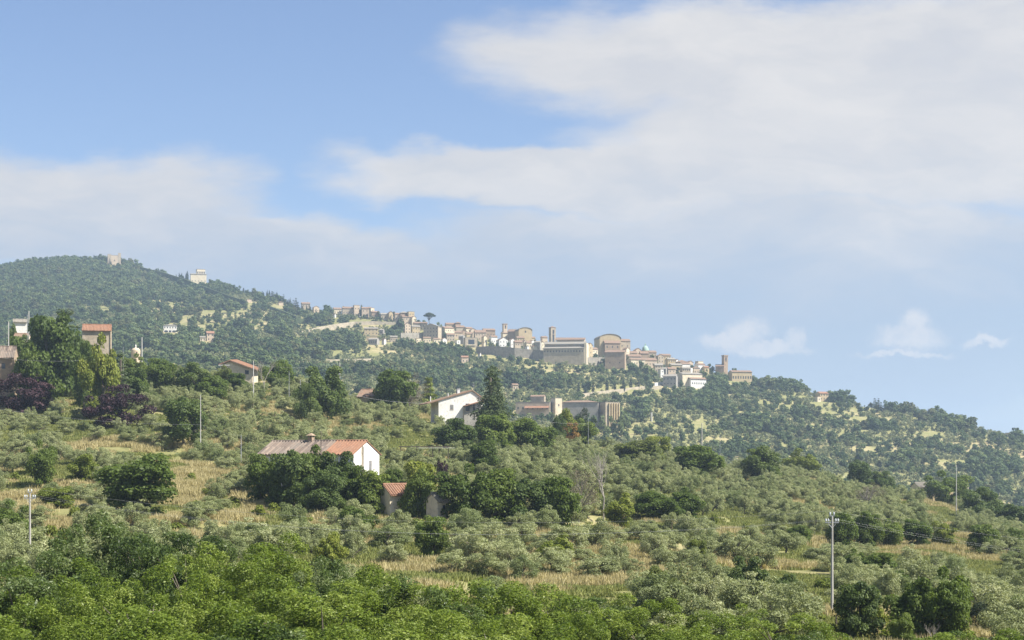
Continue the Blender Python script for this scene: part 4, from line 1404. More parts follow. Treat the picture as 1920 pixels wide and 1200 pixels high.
# --- the old town: px, eave row, foot row, width, roof kind, yaw, wall, roof, rise, windows across, up, what sets it apart
TOWN = [
    (467, 562, 569, 9, 'flat', 20, 'pink', 'brown', 0, 0, 0, 'small square stone guard tower on the city wall'),
    (526, 567, 573, 9, 'hip', 20, 'pink', 'brown', 1.2, 0, 0, 'tiny tile-roofed hut amid the skyline cypresses'),
    (573, 570, 579, 16, 'x', 15, 'stone', 'brown', 2, 3, 2, 'brown house among the last skyline cypresses'),
    (592, 577, 584, 11, 'y', 25, 'pink', 'brown', 2, 2, 1, 'gabled house just downhill of the last skyline cypresses'),
    (627, 590, 596, 4, 'y', 30, 'white', 'brown', 1, 0, 0, 'tiny white chapel in the trees above the embankment'),
    (632, 580, 587, 15, 'x', 18, 'cream', 'brown', 2, 3, 1, 'low cream house, uppermost of the town houses'),
    (655, 579, 587, 27, 'x', 10, 'stone', 'brown', 2.4, 5, 1, 'long low house with a brown roof on the skyline'),
    (668, 573, 583, 11, 'flat', 22, 'pink', 'brown', 0, 2, 2, 'pinkish block rising over the long low skyline house'),
    (687, 579, 590, 19, 'x', 12, 'pink', 'brown', 2, 3, 2, 'reddish house beside the pinkish skyline block'),
    (697, 578, 587, 8, 'flat', 28, 'cream', 'brown', 0, 1, 2, 'narrow bright house ending the upper row of roofs'),
    (703, 586, 594, 15, 'x', 14, 'brown', 'brown', 1.6, 3, 1, 'brown house under the narrow bright one'),
    (722, 590, 597, 17, 'x', 10, 'stone', 'grey', 1.8, 3, 1, 'stone house with a grey roof just uphill of the terrace trees'),
    (732, 587, 596, 9, 'y', 24, 'ochre', 'brown', 1.8, 1, 2, 'slim ochre gabled house in the upper row'),
    (748, 590, 599, 17, 'x', 14, 'pink', 'brown', 2, 4, 1, 'pink-brown house uphill of the big olive-coloured block'),
    (757, 587, 599, 13, 'hip', 8, 'brown', 'grey', 2, 2, 2, 'dark-roofed house behind the upper row'),
    (770, 585, 601, 12, 'flat', 24, 'ochre', 'grey', 0, 2, 3, 'tall ochre block with a flat top at the skyline'),
    (764, 595, 606, 22, 'x', 12, 'pink', 'brown', 2.2, 4, 2, 'broad brown-roofed house under the tall ochre block'),
    (767, 601, 608, 12, 'flat', 30, 'white', 'brown', 0, 3, 1, 'tiny white terrace with three openings'),
    (775, 596, 607, 9, 'y', 26, 'cream', 'brown', 2, 1, 2, 'slim cream house with a lit gable beside the white terrace'),
    (763, 609, 625, 12, 'y', 24, 'pink', 'brown', 2, 2, 3, 'tall pinkish house at the uphill corner of the walled gardens'),
    (779, 613, 624, 16, 'x', 18, 'ochre', 'grey', 1.6, 3, 2, 'yellowish house with wide eaves above the garden wall'),
    (788, 607, 614, 26, 'x', 8, 'stone', 'brown', 2.0, 5, 1, 'long brown roof behind the yellowish house'),
    (801, 610, 616, 6, 'flat', 28, 'white', 'brown', 0, 1, 1, 'small dazzling white wall beside the umbrella pine'),
    (811, 613, 637, 30, 'y', -16, 'stone', 'grey', 3.2, 5, 4, 'large shaded stone palace with rows of small windows'),
    (838, 616, 636, 22, 'x', 36, 'cream', 'brown', 2.0, 4, 3, 'brightly lit cream facade beside the shaded palace'),
    (845, 609, 618, 20, 'x', 12, 'pink', 'brown', 2.2, 3, 1, 'red-brown roofed house above the bright cream facade'),
    (858, 606, 615, 10, 'hip', 12, 'brown', 'brown', 1.6, 1, 1, 'small dark hipped roof on the skyline downhill of the umbrella pine'),
    (862, 614, 623, 17, 'x', 14, 'stone', 'brown', 2.2, 3, 1, 'stone house with a dark roof on the skyline'),
    (878, 616, 624, 13, 'x', 24, 'cream', 'brown', 1.6, 3, 1, 'small cream house on the skyline above the loggia building'),
    (844, 628, 639, 15, 'x', 14, 'stone', 'brown', 1.8, 3, 2, 'stone house below the bright cream facade'),
    (857, 624, 633, 20, 'x', 12, 'pink', 'brown', 2.0, 4, 1, 'pink house with a broad roof in the middle rows'),
    (869, 623, 633, 14, 'y', 22, 'brown', 'brown', 2.0, 2, 1, 'brown gabled house in the middle rows'),
    (879, 626, 636, 12, 'x', 18, 'ochre', 'brown', 1.8, 3, 1, 'ochre house right over the loggia building'),
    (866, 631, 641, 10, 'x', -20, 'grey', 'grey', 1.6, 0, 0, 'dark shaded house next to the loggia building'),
    (886, 619, 629, 11, 'y', 22, 'pink', 'brown', 1.8, 2, 1, 'pinkish gabled house uphill of the big brown roof'),
    (900, 624, 637, 22, 'x', 10, 'pink', 'brown', 3.0, 4, 2, 'house with the biggest red-brown roof uphill of the slender belfry'),
    (916, 620, 631, 23, 'x', 12, 'brown', 'brown', 2.2, 4, 1, 'long brown-roofed house by the slender belfry'),
    (914, 624, 632, 7, 'y', 34, 'cream', 'brown', 1.4, 1, 1, 'tiny bright gable under the long brown roof'),
    (882, 634, 649, 24, 'flat', 12, 'stone', 'grey', 0, 0, 0, 'building with a dark open loggia at the edge of town'),
    (908, 632, 641, 8, 'y', 28, 'cream', 'brown', 1.5, 1, 1, 'small cream gabled house between the loggia and the white gable'),
    (907, 642, 650, 5, 'flat', 24, 'cream', 'brown', 0, 0, 1, 'short cream tower stub below the loggia row'),
    (925, 632, 642, 13, 'x', 22, 'white', 'brown', 1.6, 3, 1, 'white house beside the big white gable'),
    (942, 638, 651, 19, 'y', 20, 'white', 'brown', 2.9, 3, 2, 'big bright white gabled house with dark windows'),
    (947, 625, 635, 13, 'x', 22, 'cream', 'brown', 1.6, 3, 1, 'cream house at the foot of the slender belfry'),
    (957, 628, 638, 9, 'y', 24, 'cream', 'brown', 1.5, 2, 1, 'cream gabled house between the belfry and the ochre hall'),
    (965, 627, 637, 9, 'x', 22, 'pink', 'brown', 1.5, 2, 1, 'pink house touching the ochre hall'),
    (960, 638, 648, 10, 'y', 26, 'white', 'brown', 1.6, 2, 1, 'small white gabled house downhill of the big white gable'),
    (962, 622, 632, 18, 'x', -14, 'brown', 'brown', 2.6, 0, 0, 'dark lean-to roof against the ochre hall'),
    (975, 634, 645, 15, 'x', 16, 'ochre', 'brown', 1.8, 3, 2, 'ochre house under the ochre hall'),
    (971, 642, 655, 15, 'x', 14, 'pink', 'brown', 2.0, 3, 2, 'pinkish house above the dark town wall'),
    (983, 641, 651, 8, 'y', 32, 'cream', 'brown', 1.8, 1, 1, 'cream gable facing the sun over the town wall'),
    (990, 643, 652, 11, 'x', 24, 'cream', 'brown', 1.6, 2, 1, 'low cream house next to the sunny cream gable'),
    (988, 650, 659, 5, 'flat', 24, 'white', 'grey', 0, 0, 1, 'white garden pavilion on the town wall'),
    (1001, 650, 660, 9, 'y', 24, 'cream', 'brown', 1.6, 2, 1, 'pale gabled house close to the church flank'),
    (994, 634, 643, 17, 'x', 18, 'cream', 'brown', 1.6, 4, 1, 'pale house downhill of the ochre hall'),
    (998, 640, 647, 9, 'y', 26, 'white', 'brown', 1.4, 2, 1, 'little white house below the pale one'),
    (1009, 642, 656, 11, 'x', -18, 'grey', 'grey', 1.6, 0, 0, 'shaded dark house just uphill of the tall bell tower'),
    (1015, 643, 654, 7, 'y', 32, 'cream', 'brown', 1.4, 1, 2, 'sunlit narrow gable just uphill of the tall bell tower'),
    (1020, 633, 642, 11, 'x', 20, 'pink', 'brown', 1.4, 2, 1, 'pink house on the skyline just uphill of the tall bell tower'),
    (1104, 648, 672, 11, 'y', 38, 'ochre', 'brown', 2.6, 1, 3, 'tall ochre gabled facade at the sunny end of the long church'),
    (1113, 655, 671, 13, 'x', 34, 'cream', 'brown', 1.8, 2, 2, 'yellow sunlit house between the long church and the domed basilica'),
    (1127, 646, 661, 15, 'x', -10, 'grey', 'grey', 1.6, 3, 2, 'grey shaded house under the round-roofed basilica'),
    (1145, 650, 662, 14, 'y', 24, 'white', 'brown', 2.0, 2, 1, 'white gabled house in front of the round-roofed basilica'),
    (1155, 650, 662, 9, 'flat', 26, 'cream', 'brown', 0, 1, 2, 'square pale house stuck to the white gable'),
    (1154, 661, 688, 38, 'x', -10, 'brown', 'brown', 2.2, 2, 1, 'massive windowless brown wall house below the basilica'),
    (1174, 655, 674, 9, 'y', 36, 'cream', 'brown', 1.6, 1, 2, 'bright yellow gable ending the massive brown wall'),
    (1187, 662, 672, 14, 'x', 12, 'pink', 'brown', 2.0, 3, 1, 'pink-brown house beside the basilica annex'),
    (1195, 657, 668, 12, 'y', 20, 'pink', 'brown', 2.2, 2, 1, 'reddish gabled house uphill of the green dome'),
    (1188, 669, 680, 26, 'x', 12, 'pink', 'brown', 2.4, 5, 1, 'wide pink roofed house below the dome'),
    (1192, 675, 686, 30, 'x', 20, 'cream', 'brown', 1.6, 6, 1, 'long cream row of windows below the dome'),
    (1207, 663, 675, 16, 'x', 10, 'brown', 'brown', 2.4, 3, 1, 'brown house at the foot of the green dome'),
    (1222, 661, 674, 15, 'x', 14, 'stone', 'brown', 2.0, 3, 2, 'stone house downhill of the green dome'),
    (1216, 676, 688, 28, 'x', 12, 'pink', 'brown', 2.6, 5, 1, 'broad house with a pink tile roof downhill of the dome'),
    (1237, 668, 684, 12, 'y', 20, 'stone', 'brown', 1.8, 2, 3, 'tall narrow stone house downhill of the dome'),
    (1246, 667, 681, 20, 'x', 14, 'ochre', 'brown', 1.8, 4, 2, 'ochre house whose roof touches the skyline'),
    (1251, 675, 684, 6, 'flat', 30, 'white', 'brown', 0, 0, 1, 'slim white gable wall in the lower quarter'),
    (1257, 674, 688, 15, 'x', 14, 'ochre', 'grey', 1.6, 3, 2, 'olive-brown block in the lower quarter'),
    (1267, 676, 684, 7, 'y', 30, 'white', 'brown', 1.4, 1, 1, 'tiny white gable on the lower skyline'),
    (1278, 679, 689, 18, 'hip', 12, 'brown', 'brown', 2.2, 3, 1, 'dark brown hipped roof house on the lower skyline'),
    (1283, 683, 693, 19, 'x', 24, 'white', 'brown', 1.8, 4, 1, 'white fronted house in the lower quarter'),
    (1293, 680, 691, 10, 'y', 22, 'pink', 'brown', 1.8, 2, 1, 'pinkish house between the white front and the crenellated one'),
    (1311, 678, 686, 12, 'flat', 28, 'cream', 'grey', 0, 2, 1, 'pale yellow house with a little roof terrace'),
    (1312, 684, 695, 16, 'x', 28, 'white', 'brown', 1.4, 3, 1, 'bright white house under the roof terrace'),
    (1323, 689, 698, 10, 'x', 20, 'ochre', 'orange', 1.4, 1, 1, 'small ochre house at the lower end of town'),
    (1234, 685, 697, 16, 'x', 10, 'stone', 'grey', 1.8, 3, 2, 'grey stone house above the lone white cube'),
    (1239, 693, 705, 8, 'flat', 24, 'white', 'brown', 0, 1, 2, 'lone white cube-like house at the edge of the trees'),
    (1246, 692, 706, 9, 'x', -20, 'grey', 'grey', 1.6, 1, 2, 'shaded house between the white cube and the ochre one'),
    (1258, 692, 707, 15, 'x', 14, 'pink', 'brown', 1.8, 2, 2, 'pinkish house with two dark square windows'),
    (1266, 685, 695, 23, 'x', 14, 'ochre', 'grey', 1.8, 5, 1, 'long ochre house in the middle of the lower quarter'),
    (1285, 691, 704, 17, 'x', 14, 'stone', 'grey', 1.8, 4, 2, 'stone house directly above the long cream villa'),
    (1293, 690, 702, 7, 'flat', 34, 'white', 'brown', 0, 0, 2, 'white end wall above the long cream villa'),
    (1304, 690, 701, 12, 'hip', 16, 'pink', 'brown', 1.6, 2, 1, 'pink hipped roof house beside the round green tree'),
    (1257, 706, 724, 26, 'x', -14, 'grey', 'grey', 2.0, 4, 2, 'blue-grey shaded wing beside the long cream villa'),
    (696, 617, 629, 26, 'x', 6, 'ochre', 'grey', 1.6, 4, 2, 'olive stone farmhouse alone under the embankment'),
    (697, 631, 640, 20, 'flat', 4, 'ochre', 'grey', 0, 3, 1, 'low terrace building under the olive stone farmhouse'),
    (701, 637, 646, 18, 'x', -14, 'grey', 'grey', 1.6, 4, 1, 'dark shed row under the terrace building'),
    (720, 637, 645, 6, 'y', 30, 'white', 'brown', 1.4, 0, 1, 'tiny white-fronted house in the trees under the embankment'),
    (738, 632, 639, 14, 'x', 12, 'stone', 'grey', 1.2, 3, 1, 'low stone house uphill of the garden walls'),
    (716, 619, 626, 8, 'x', -10, 'grey', 'grey', 1.2, 1, 1, 'small grey outhouse beside the olive stone farmhouse'),
    (800, 634, 641, 14, 'x', 12, 'cream', 'brown', 1.2, 3, 1, 'low pale house in the gardens below the shaded palace'),
    (818, 636, 643, 12, 'x', 18, 'cream', 'brown', 1.2, 2, 1, 'low sunlit cottage in the gardens below the shaded palace'),
    (784, 635, 641, 10, 'flat', 20, 'cream', 'brown', 0, 2, 1, 'small flat garden building at the uphill end of the gardens'),
    (832, 636, 642, 9, 'y', 26, 'white', 'brown', 1.2, 1, 1, 'tiny white cottage under the bright cream facade'),
    (858, 638, 643, 8, 'flat', 24, 'white', 'brown', 0, 1, 1, 'little white shed above the wooded bank'),
]
for (px, ea, ba, w, kd, yaw, wl, rf, ri, nx, ny, lab) in TOWN:
    nx2 = min(nx, 6)
    house(px, ea, ba, w + 0.5, kd, yaw, wl, rf, lab, rise=ri, nx=nx2, ny=ny, win=(0.9, 1.3), ov=0.5, chim=1 if (px % 3 == 0 and kd == 'x') else 0, side=1 if (ny > 1 and yaw > 15) else 0)

# loggia openings
lg = [o for o in bpy.data.objects if o.get('label', '').startswith('building with a dark open loggia')][0]
MB().box(-3.4, 3.4, -lg['dd'] / 2 - 0.03, -lg['dd'] / 2 + 0.2, lg['hh'] * .28, lg['hh'] * 0.8).build('opening', M['glass'], lg)
MB().box(-4.6, 4.6, -lg['dd'] / 2 - 0.9, -lg['dd'] / 2 - 0.002, lg['hh'] * .18, lg['hh'] * .26).build('balcony', M['w_cream'], lg)


def tower(px, top, base, wpx, wall, label, yaw=20, openings=1, cap='flat', name='bell_tower', capmat='w_brown', Y=None, slit=(0.36, 0.22)):
    Y = Y or dist_at(px, base, True)
    w = wpx / FPX * Y
    a = w / (math.cos(math.radians(yaw)) + abs(math.sin(math.radians(yaw)))) / 2
    zb = Z(base, Y)
    h = Z(top, Y) - zb
    e = empty(name, (X(px, Y), Y, zb), math.radians(yaw), label, 'tower')
    mb = MB().box(-a, a, -a, a, -14, h * 0.94)
    mb.box(-a - .12, a + .12, -a - .12, a + .12, h * 0.70, h * 0.715)
    mb.build('shaft', M['w_' + wall], e)
    if cap == 'flat':
        MB().box(-a - .35, a + .35, -a - .35, a + .35, h * 0.945, h).build('parapet', M[capmat], e)
    elif cap == 'hip':
        rb = MB()
        roof_hip(rb, 2 * a, 2 * a, h * 0.95, h * 0.06, .35, .2)
        rb.build('roof', M['r_brown'], e)
    ow = 2 * a * slit[0]
    for sd, pos in (('front', 0), ('right', 0)):
        for k in range(openings):
            z = h * (0.76 - 0.22 * k)
            o = MB().box(-ow / 2, ow / 2, -0.05, 0.2, z - h * slit[1] / 2, z + h * slit[1] / 2).build('opening', M['glass'], e)
            if sd == 'front':
                o.location = (0, -a, 0)
            else:
                o.location = (a, 0, 0)
                o.rotation_euler = (0, 0, math.radians(90))
    HOUSES.append((px - wpx / 2, px + wpx / 2, base, Y, 2 * a))
    return e


tower(946.5, 607, 634, 9.5, 'pink', 'slender pinkish brick belfry with a merloned top on the skyline', 20, 1)
tower(1035.5, 612, 664, 13, 'stone', 'tall dark bell tower standing against the long church', 24, 2, 'hip')
tower(1359, 666, 700, 11, 'brown', 'square brown stone tower at the lower end of the town', 24, 1)

# the ochre hall with its round-topped end wall
def arch_hall(px, apex, eave, base, wpx, wall, label, yaw, d=20, n=10, Y=None):
    Y = Y or dist_at(px, base, True)
    w = wpx / FPX * Y / math.cos(math.radians(yaw))
    zb = Z(base, Y)
    h, hz_ = Z(eave, Y) - zb, Z(apex, Y) - zb
    e = empty('church', (X(px, Y), Y, zb), math.radians(yaw), label, 'church')
    arc = [(w / 2 * math.cos(math.pi * i / n), h + (hz_ - h) * math.sin(math.pi * i / n)) for i in range(n + 1)]
    mb = MB()
    for y, rev in ((-d / 2, False), (d / 2, True)):
        pts = [(-w / 2, y, -10), (w / 2, y, -10)] + [(x, y, z) for x, z in arc]
        mb.face(pts[::-1] if rev else pts)
    mb.face([(w / 2, -d / 2, -10), (w / 2, d / 2, -10), (w / 2, d / 2, h), (w / 2, -d / 2, h)])
    mb.face([(-w / 2, d / 2, -10), (-w / 2, -d / 2, -10), (-w / 2, -d / 2, h), (-w / 2, d / 2, h)])
    mb.build('wall', M['w_' + wall], e)
    rb = MB()
    s = 1.03
    for (x0, z0), (x1, z1) in zip(arc[:-1], arc[1:]):
        p = [(x1 * s, -d / 2 - .5, z1 + .02), (x0 * s, -d / 2 - .5, z0 + .02), (x0 * s, d / 2 + .5, z0 + .02), (x1 * s, d / 2 + .5, z1 + .02)]
        rb.hexa(p + [(x, y, z + .35) for x, y, z in p])
    rb.build('roof', M['r_grey'], e)
    HOUSES.append((px - wpx / 2, px + wpx / 2, base, Y, d))
    return e, w, d, h


e, w_, d_, h_ = arch_hall(981, 615.5, 621, 637, 25, 'ochre', 'large ochre church hall with a rounded gable on the skyline', 14)
put_window(e, 0, -d_ / 2, h_ * 0.75, 1.6, 2.2)
e, w_, d_, h_ = arch_hall(1139, 628, 637, 664, 40, 'ochre', 'great basilica with a rounded roof towering over the houses', 10, 26)
MB().box(-w_ * .30, w_ * .42, -d_ / 2 - 5, -d_ / 2 - .01, -8, h_ * .66).build('chapel', M['w_brown'], e)
rr = MB()
rr.hexa([(-w_ * .32, -d_ / 2 - 5.5, h_ * .66), (w_ * .44, -d_ / 2 - 5.5, h_ * .66), (w_ * .44, -d_ / 2 - .02, h_ * .86), (-w_ * .32, -d_ / 2 - .02, h_ * .86),
         (-w_ * .32, -d_ / 2 - 5.5, h_ * .66 + .4), (w_ * .44, -d_ / 2 - 5.5, h_ * .66 + .4), (w_ * .44, -d_ / 2 - .02, h_ * .86 + .4), (-w_ * .32, -d_ / 2 - .02, h_ * .86 + .4)])
rr.build('chapel_roof', M['r_brown'], e)
for k in range(3):
    put_window(e, -w_ * .2 + k * w_ * .25, -d_ / 2 - 5, h_ * .35, 1.2, 2.2)
house(1169, 640, 666, 23, 'x', 12, 'stone', 'brown', 'tall annex with a dark tiled roof joined to the great basilica', rise=2.4, nx=2, ny=2, cat='church', name='church_annex')

# the long church: nave, aisle, monastery wing and its high foundation wall
e = house(1059, 655, 678, 78, 'flat', -10, 'stone', 'grey', 'long church of grey-brown stone with stepped roofs above a blank wall', depth=16, cat='church', name='church', ov=.3, nx=0)
W0, D0, H0 = e['wl'], e['dd'], e['hh']
k_ = dist_at(1059, 678, True) / FPX       # metres to a photo pixel there
hh = lambda row: Z(row, e.location.y) - e.location.z
mb = MB().box(-W0 / 2 + .5, W0 / 2 + 1, -2.5, 9, H0 + .3, hh(646))
mb.build('aisle_wall', M['w_stone'], e)
mb = MB()
mb.hexa([(-W0 / 2, -4, hh(646)), (W0 / 2 + 1.5, -4, hh(646)), (W0 / 2 + 1.5, 2, hh(641)), (-W0 / 2, 2, hh(641)), (-W0 / 2, -4, hh(646) + .4), (W0 / 2 + 1.5, -4, hh(646) + .4), (W0 / 2 + 1.5, 2, hh(641) + .4), (-W0 / 2, 2, hh(641) + .4)])
mb.build('aisle_roof', M['r_grey'], e)
mb = MB()
mb.hexa([(-W0 / 2 - .2, -D0 / 2 - .8, hh(654.5)), (W0 / 2 + .2, -D0 / 2 - .8, hh(654.5)), (W0 / 2 + .2, -3, hh(651)), (-W0 / 2 - .2, -3, hh(651)), (-W0 / 2 - .2, -D0 / 2 - .8, hh(654.5) + .4), (W0 / 2 + .2, -D0 / 2 - .8, hh(654.5) + .4), (W0 / 2 + .2, -3, hh(651) + .4), (-W0 / 2 - .2, -3, hh(651) + .4)])
mb.build('wing_roof', M['r_grey'], e)
MB().box(-W0 / 2 + 12, W0 / 2 - 1, 2.2, 10, hh(642), hh(637.5)).build('nave_wall', M['w_pink'], e)
mb = MB()
mb.hexa([(-W0 / 2 + 11, 1.4, hh(637.5)), (W0 / 2 - .3, 1.4, hh(637.5)), (W0 / 2 - .3, 6, hh(633.5)), (-W0 / 2 + 11, 6, hh(632.5)), (-W0 / 2 + 11, 1.4, hh(637.5) + .4), (W0 / 2 - .3, 1.4, hh(637.5) + .4), (W0 / 2 - .3, 6, hh(633.5) + .4), (-W0 / 2 + 11, 6, hh(632.5) + .4)])
mb.build('nave_roof', M['r_brown'], e)
MB().box(-W0 / 2 + 12, W0 / 2 - 1, 6.01, 10.5, hh(642), hh(633.6)).build('nave_back', M['w_stone'], e)
for i in range(14):
    put_window(e, -W0 / 2 + W0 * (i + .5) / 14, -D0 / 2, hh(661), 0.9, 1.6)
o = MB().box(W0 / 2 + .01, W0 / 2 + 2.4, -D0 / 2 + 1, D0 / 2 + 2, -8, hh(644)).build('facade', M['w_cream'], e)

# dome
Yd = dist_at(1210, 668, True)
e = empty('domed_church', (X(1210, Yd), Yd, Z(668, Yd)), 0, 'small church with a pale green copper dome and lantern', 'church')
s = Yd / FPX
MB().lathe([(7.6 * s, -8), (7.6 * s, 9 * s), (7.9 * s, 9.1 * s), (7.9 * s, 10 * s), (6.8 * s, 10.2 * s)], n=12).build('drum', M['w_brown'], e)
MB().lathe([(6.6 * s * math.cos(a), (10 + 10 * math.sin(a)) * s) for a in np.linspace(0, 1.45, 9)], n=20).build('dome', M['r_copper'], e, True)
MB().lathe([(1.0 * s, 19.5 * s), (1.0 * s, 22 * s), (1.3 * s, 22.1 * s), (0.1 * s, 24.5 * s)], n=8).build('lantern', M['r_copper'], e)
for k in range(5):
    put_window(e, 7.6 * s * math.sin((k - 2) * .5), -7.6 * s * math.cos((k - 2) * .5), 4 * s, 1.0, 1.8)
HOUSES.append((1202, 1218, 666, Yd, 14))

# long cream villa, building by the tower, chapel
e = house(1292, 702, 724, 44, 'x', 24, 'cream', 'grey', 'long cream villa on two levels at the foot of the town', rise=1.6, nx=0, depth=13, name='villa')
MB().box(-e['wl'] / 2 + 7, e['wl'] / 2 + 2, -e['dd'] / 2 - 4, -e['dd'] / 2 - .01, -5, e['hh'] * .58).build('lower_wing', M['w_white'], e)
m_ = MB()
a_, b_ = -e['wl'] / 2 + 6.5, e['wl'] / 2 + 2.5
m_.hexa([(a_, -e['dd'] / 2 - 4.6, e['hh'] * .58), (b_, -e['dd'] / 2 - 4.6, e['hh'] * .58), (b_, -e['dd'] / 2 - .02, e['hh'] * .72), (a_, -e['dd'] / 2 - .02, e['hh'] * .72),
         (a_, -e['dd'] / 2 - 4.6, e['hh'] * .58 + .3), (b_, -e['dd'] / 2 - 4.6, e['hh'] * .58 + .3), (b_, -e['dd'] / 2 - .02, e['hh'] * .72 + .3), (a_, -e['dd'] / 2 - .02, e['hh'] * .72 + .3)])
m_.build('lower_roof', M['r_brown'], e)
for k in range(8):
    put_window(e, -e['wl'] / 2 + 9 + k * 2.4, -e['dd'] / 2 - 4, e['hh'] * .2, 1.0, 1.7)
e = house(1388, 698, 714, 40, 'x', 10, 'ochre', 'brown', 'long ochre convent with a row of tall windows beside the square tower', rise=1.8, nx=8, ny=1, win=(1.3, 2.8), depth=12, sill=2.5, name='convent')
house(1350, 687, 697, 17, 'x', -12, 'brown', 'brown', 'low dark chapel attached to the square brown tower', rise=2, cat='church', name='chapel')
house(1541, 738, 750, 20, 'x', 22, 'ochre', 'orange', 'ochre hill house with an orange roof alone on the ridge', rise=1.8, nx=3, ny=2, name='villa')
house(1533, 744, 753, 9, 'flat', 22, 'cream', 'orange', 'small annex of the ochre hill house with an orange terrace', rise=0, nx=1, ny=1)

# villas in the fields
e = house(319, 611, 626, 26, 'hip', 12, 'white', 'grey', 'white villa with arched porch among the woods under the fortress hill', rise=1.6, nx=5, ny=2, name='villa', win=(1.1, 1.5))
for k in range(3):
    MB().box(-4 + k * 4 - 1.2, -4 + k * 4 + 1.2, -e['dd'] / 2 - .14, -e['dd'] / 2 - .03, 0.1, 3.2).build('porch_arch', M['glass'], e)
house(394, 625, 640, 15, 'x', 18, 'pink', 'orange', 'salmon-coloured farmhouse in the trees downhill of the white villa', rise=2, nx=2, ny=2)
house(380, 633, 641, 11, 'x', 14, 'cream', 'grey', 'low pale barn beside the salmon-coloured farmhouse', rise=1.2, nx=2, ny=1, name='barn', cat='barn')
house(871, 670, 679, 14, 'x', 12, 'pink', 'orange', 'pink house half buried in the wood under the town', rise=1.4, nx=2, ny=1)
house(899, 663, 668, 4, 'y', 30, 'white', 'brown', 'tiny bright hut at the foot of the town wall', rise=1.0, depth=5)
house(965, 722, 728, 12, 'x', 16, 'pink', 'brown', 'small pinkish house beside the pointed cedar, far behind it', rise=1.2, nx=2, ny=1)
house(1221, 773, 783, 2.2, 'flat', 20, 'white', 'grey', 'narrow white shrine in the fields', rise=0, depth=3, name='shrine', cat='shrine')
house(1808, 905, 918, 10, 'x', 20, 'cream', 'brown', 'little house on the valley floor by the end pole', rise=1.4)
house(1890, 812, 817, 5, 'flat', 25, 'cream', 'brown', 'tiny pale hut near the end of the skyline', rise=0)

# the monastery below the town
Ym = dist_at(1060, 789, True)
e = house(1001, 755, 792, 66, 'flat', -8, 'stone', 'grey', 'long uphill wing of the monastery with an orange lean-to roof', depth=14, Y=Ym, cat='monastery', vis=777, name='monastery_wing', nx=7, ny=2, win=(1.0, 1.6))
m_ = MB()
a_, b_, c_ = -e['wl'] / 2 + 7, e['wl'] / 2 - .5, -e['dd'] / 2
zz = e['hh']
m_.hexa([(a_, c_ - 4, zz - 4.6), (b_, c_ - 4, zz - 4.6), (b_, c_ - .02, zz - 3.0), (a_, c_ - .02, zz - 3.0), (a_, c_ - 4, zz - 4.3), (b_, c_ - 4, zz - 4.3), (b_, c_ - .02, zz - 2.7), (a_, c_ - .02, zz - 2.7)])
m_.build('lean_to_roof', M['r_orange'], e)
house(1009, 744, 757, 27, 'x', -8, 'stone', 'brown', 'raised middle block of the monastery with dark openings', rise=1.2, nx=5, ny=1, Y=Ym + 16, cat='monastery', vis=777, name='monastery_block', win=(1.2, 2.2))
e = house(1043, 747, 790, 17, 'flat', 26, 'cream', 'grey', 'blocky church tower in the middle of the monastery', depth=8, Y=Ym - 2, cat='tower', name='monastery_tower', vis=777, nx=1, ny=2)
e = house(1088, 755, 792, 72, 'hip', -8, 'grey', 'brown', 'long plain grey range of the monastery under a low tiled roof', rise=1.7, depth=16, Y=Ym + 4, cat='monastery', vis=777, name='monastery_range')
e = house(1141, 755, 795, 33, 'flat', 26, 'stone', 'grey', 'ochre end of the monastery with tall sunlit buttresses', depth=12, Y=Ym, cat='monastery', vis=777, name='monastery_end', nx=2, ny=1)
for k in range(5):
    x = e['wl'] / 2 - 0.6 - k * 2.1
    MB().box(x - .35, x + .35, -e['dd'] / 2 - 1.3, -e['dd'] / 2 - .01, -6, e['hh'] * .97).build('buttress', M['w_ochre'], e)

for i, (px, top, w) in enumerate([(975, 776, 16), (990, 774, 18), (1020, 776, 18), (1035, 772, 14), (1056, 775, 18), (1110, 774, 18), (1128, 778, 16), (1148, 780, 16), (1162, 778, 18), (1086, 776, 14), (1098, 778, 16)]):
    T('woodland_tree', px, top, 799, w, ['first', 'second', 'fourth', 'fifth', 'sixth', 'ninth', 'tenth', 'eleventh', 'last', 'seventh', 'eighth', 'third'][i] + ' low round tree along the foot of the monastery, counted from uphill', True, group='trees at the foot of the monastery', Y=Ym - 22 - (i % 3) * 5)

# fortress and sanctuary on the crest
e = house(214, 480, 496, 25, 'flat', 16, 'pink', 'grey', 'square ruined fortress on top of the wooded hill', depth=16, cat='fortress', name='fortress', nx=3, ny=1, win=(1.4, 2.6))
o = MB().box(e['wl'] / 2 - 4, e['wl'] / 2 + .3, -e['dd'] / 2 - .3, -e['dd'] / 2 + 5, -5, e['hh'] + 4).build('corner_tower', M['w_stone'], e)
o = MB().box(-e['wl'] / 2 - .3, -e['wl'] / 2 + 5, -e['dd'] / 2 - .3, -e['dd'] / 2 + 5, -5, e['hh'] + 1.6).build('corner_tower', M['w_stone'], e)
e = house(376, 506, 524, 17, 'flat', 18, 'cream', 'brown', 'pale sanctuary tower with tall open arches on the crest', depth=12, cat='church', name='sanctuary')
for k in range(4):
    x = -e['wl'] / 2 + e['wl'] * (k + .5) / 4
    MB().box(x - .8, x + .8, -e['dd'] / 2 - .05, -e['dd'] / 2 + .2, e['hh'] * .45, e['hh'] * .85).build('arched_opening', M['glass'], e)
house(372, 515, 527, 30, 'x', 14, 'cream', 'grey', 'low pale convent building around the sanctuary tower', rise=1.4, nx=5, ny=1, Y=dist_at(376, 524, True) - 12, name='convent')


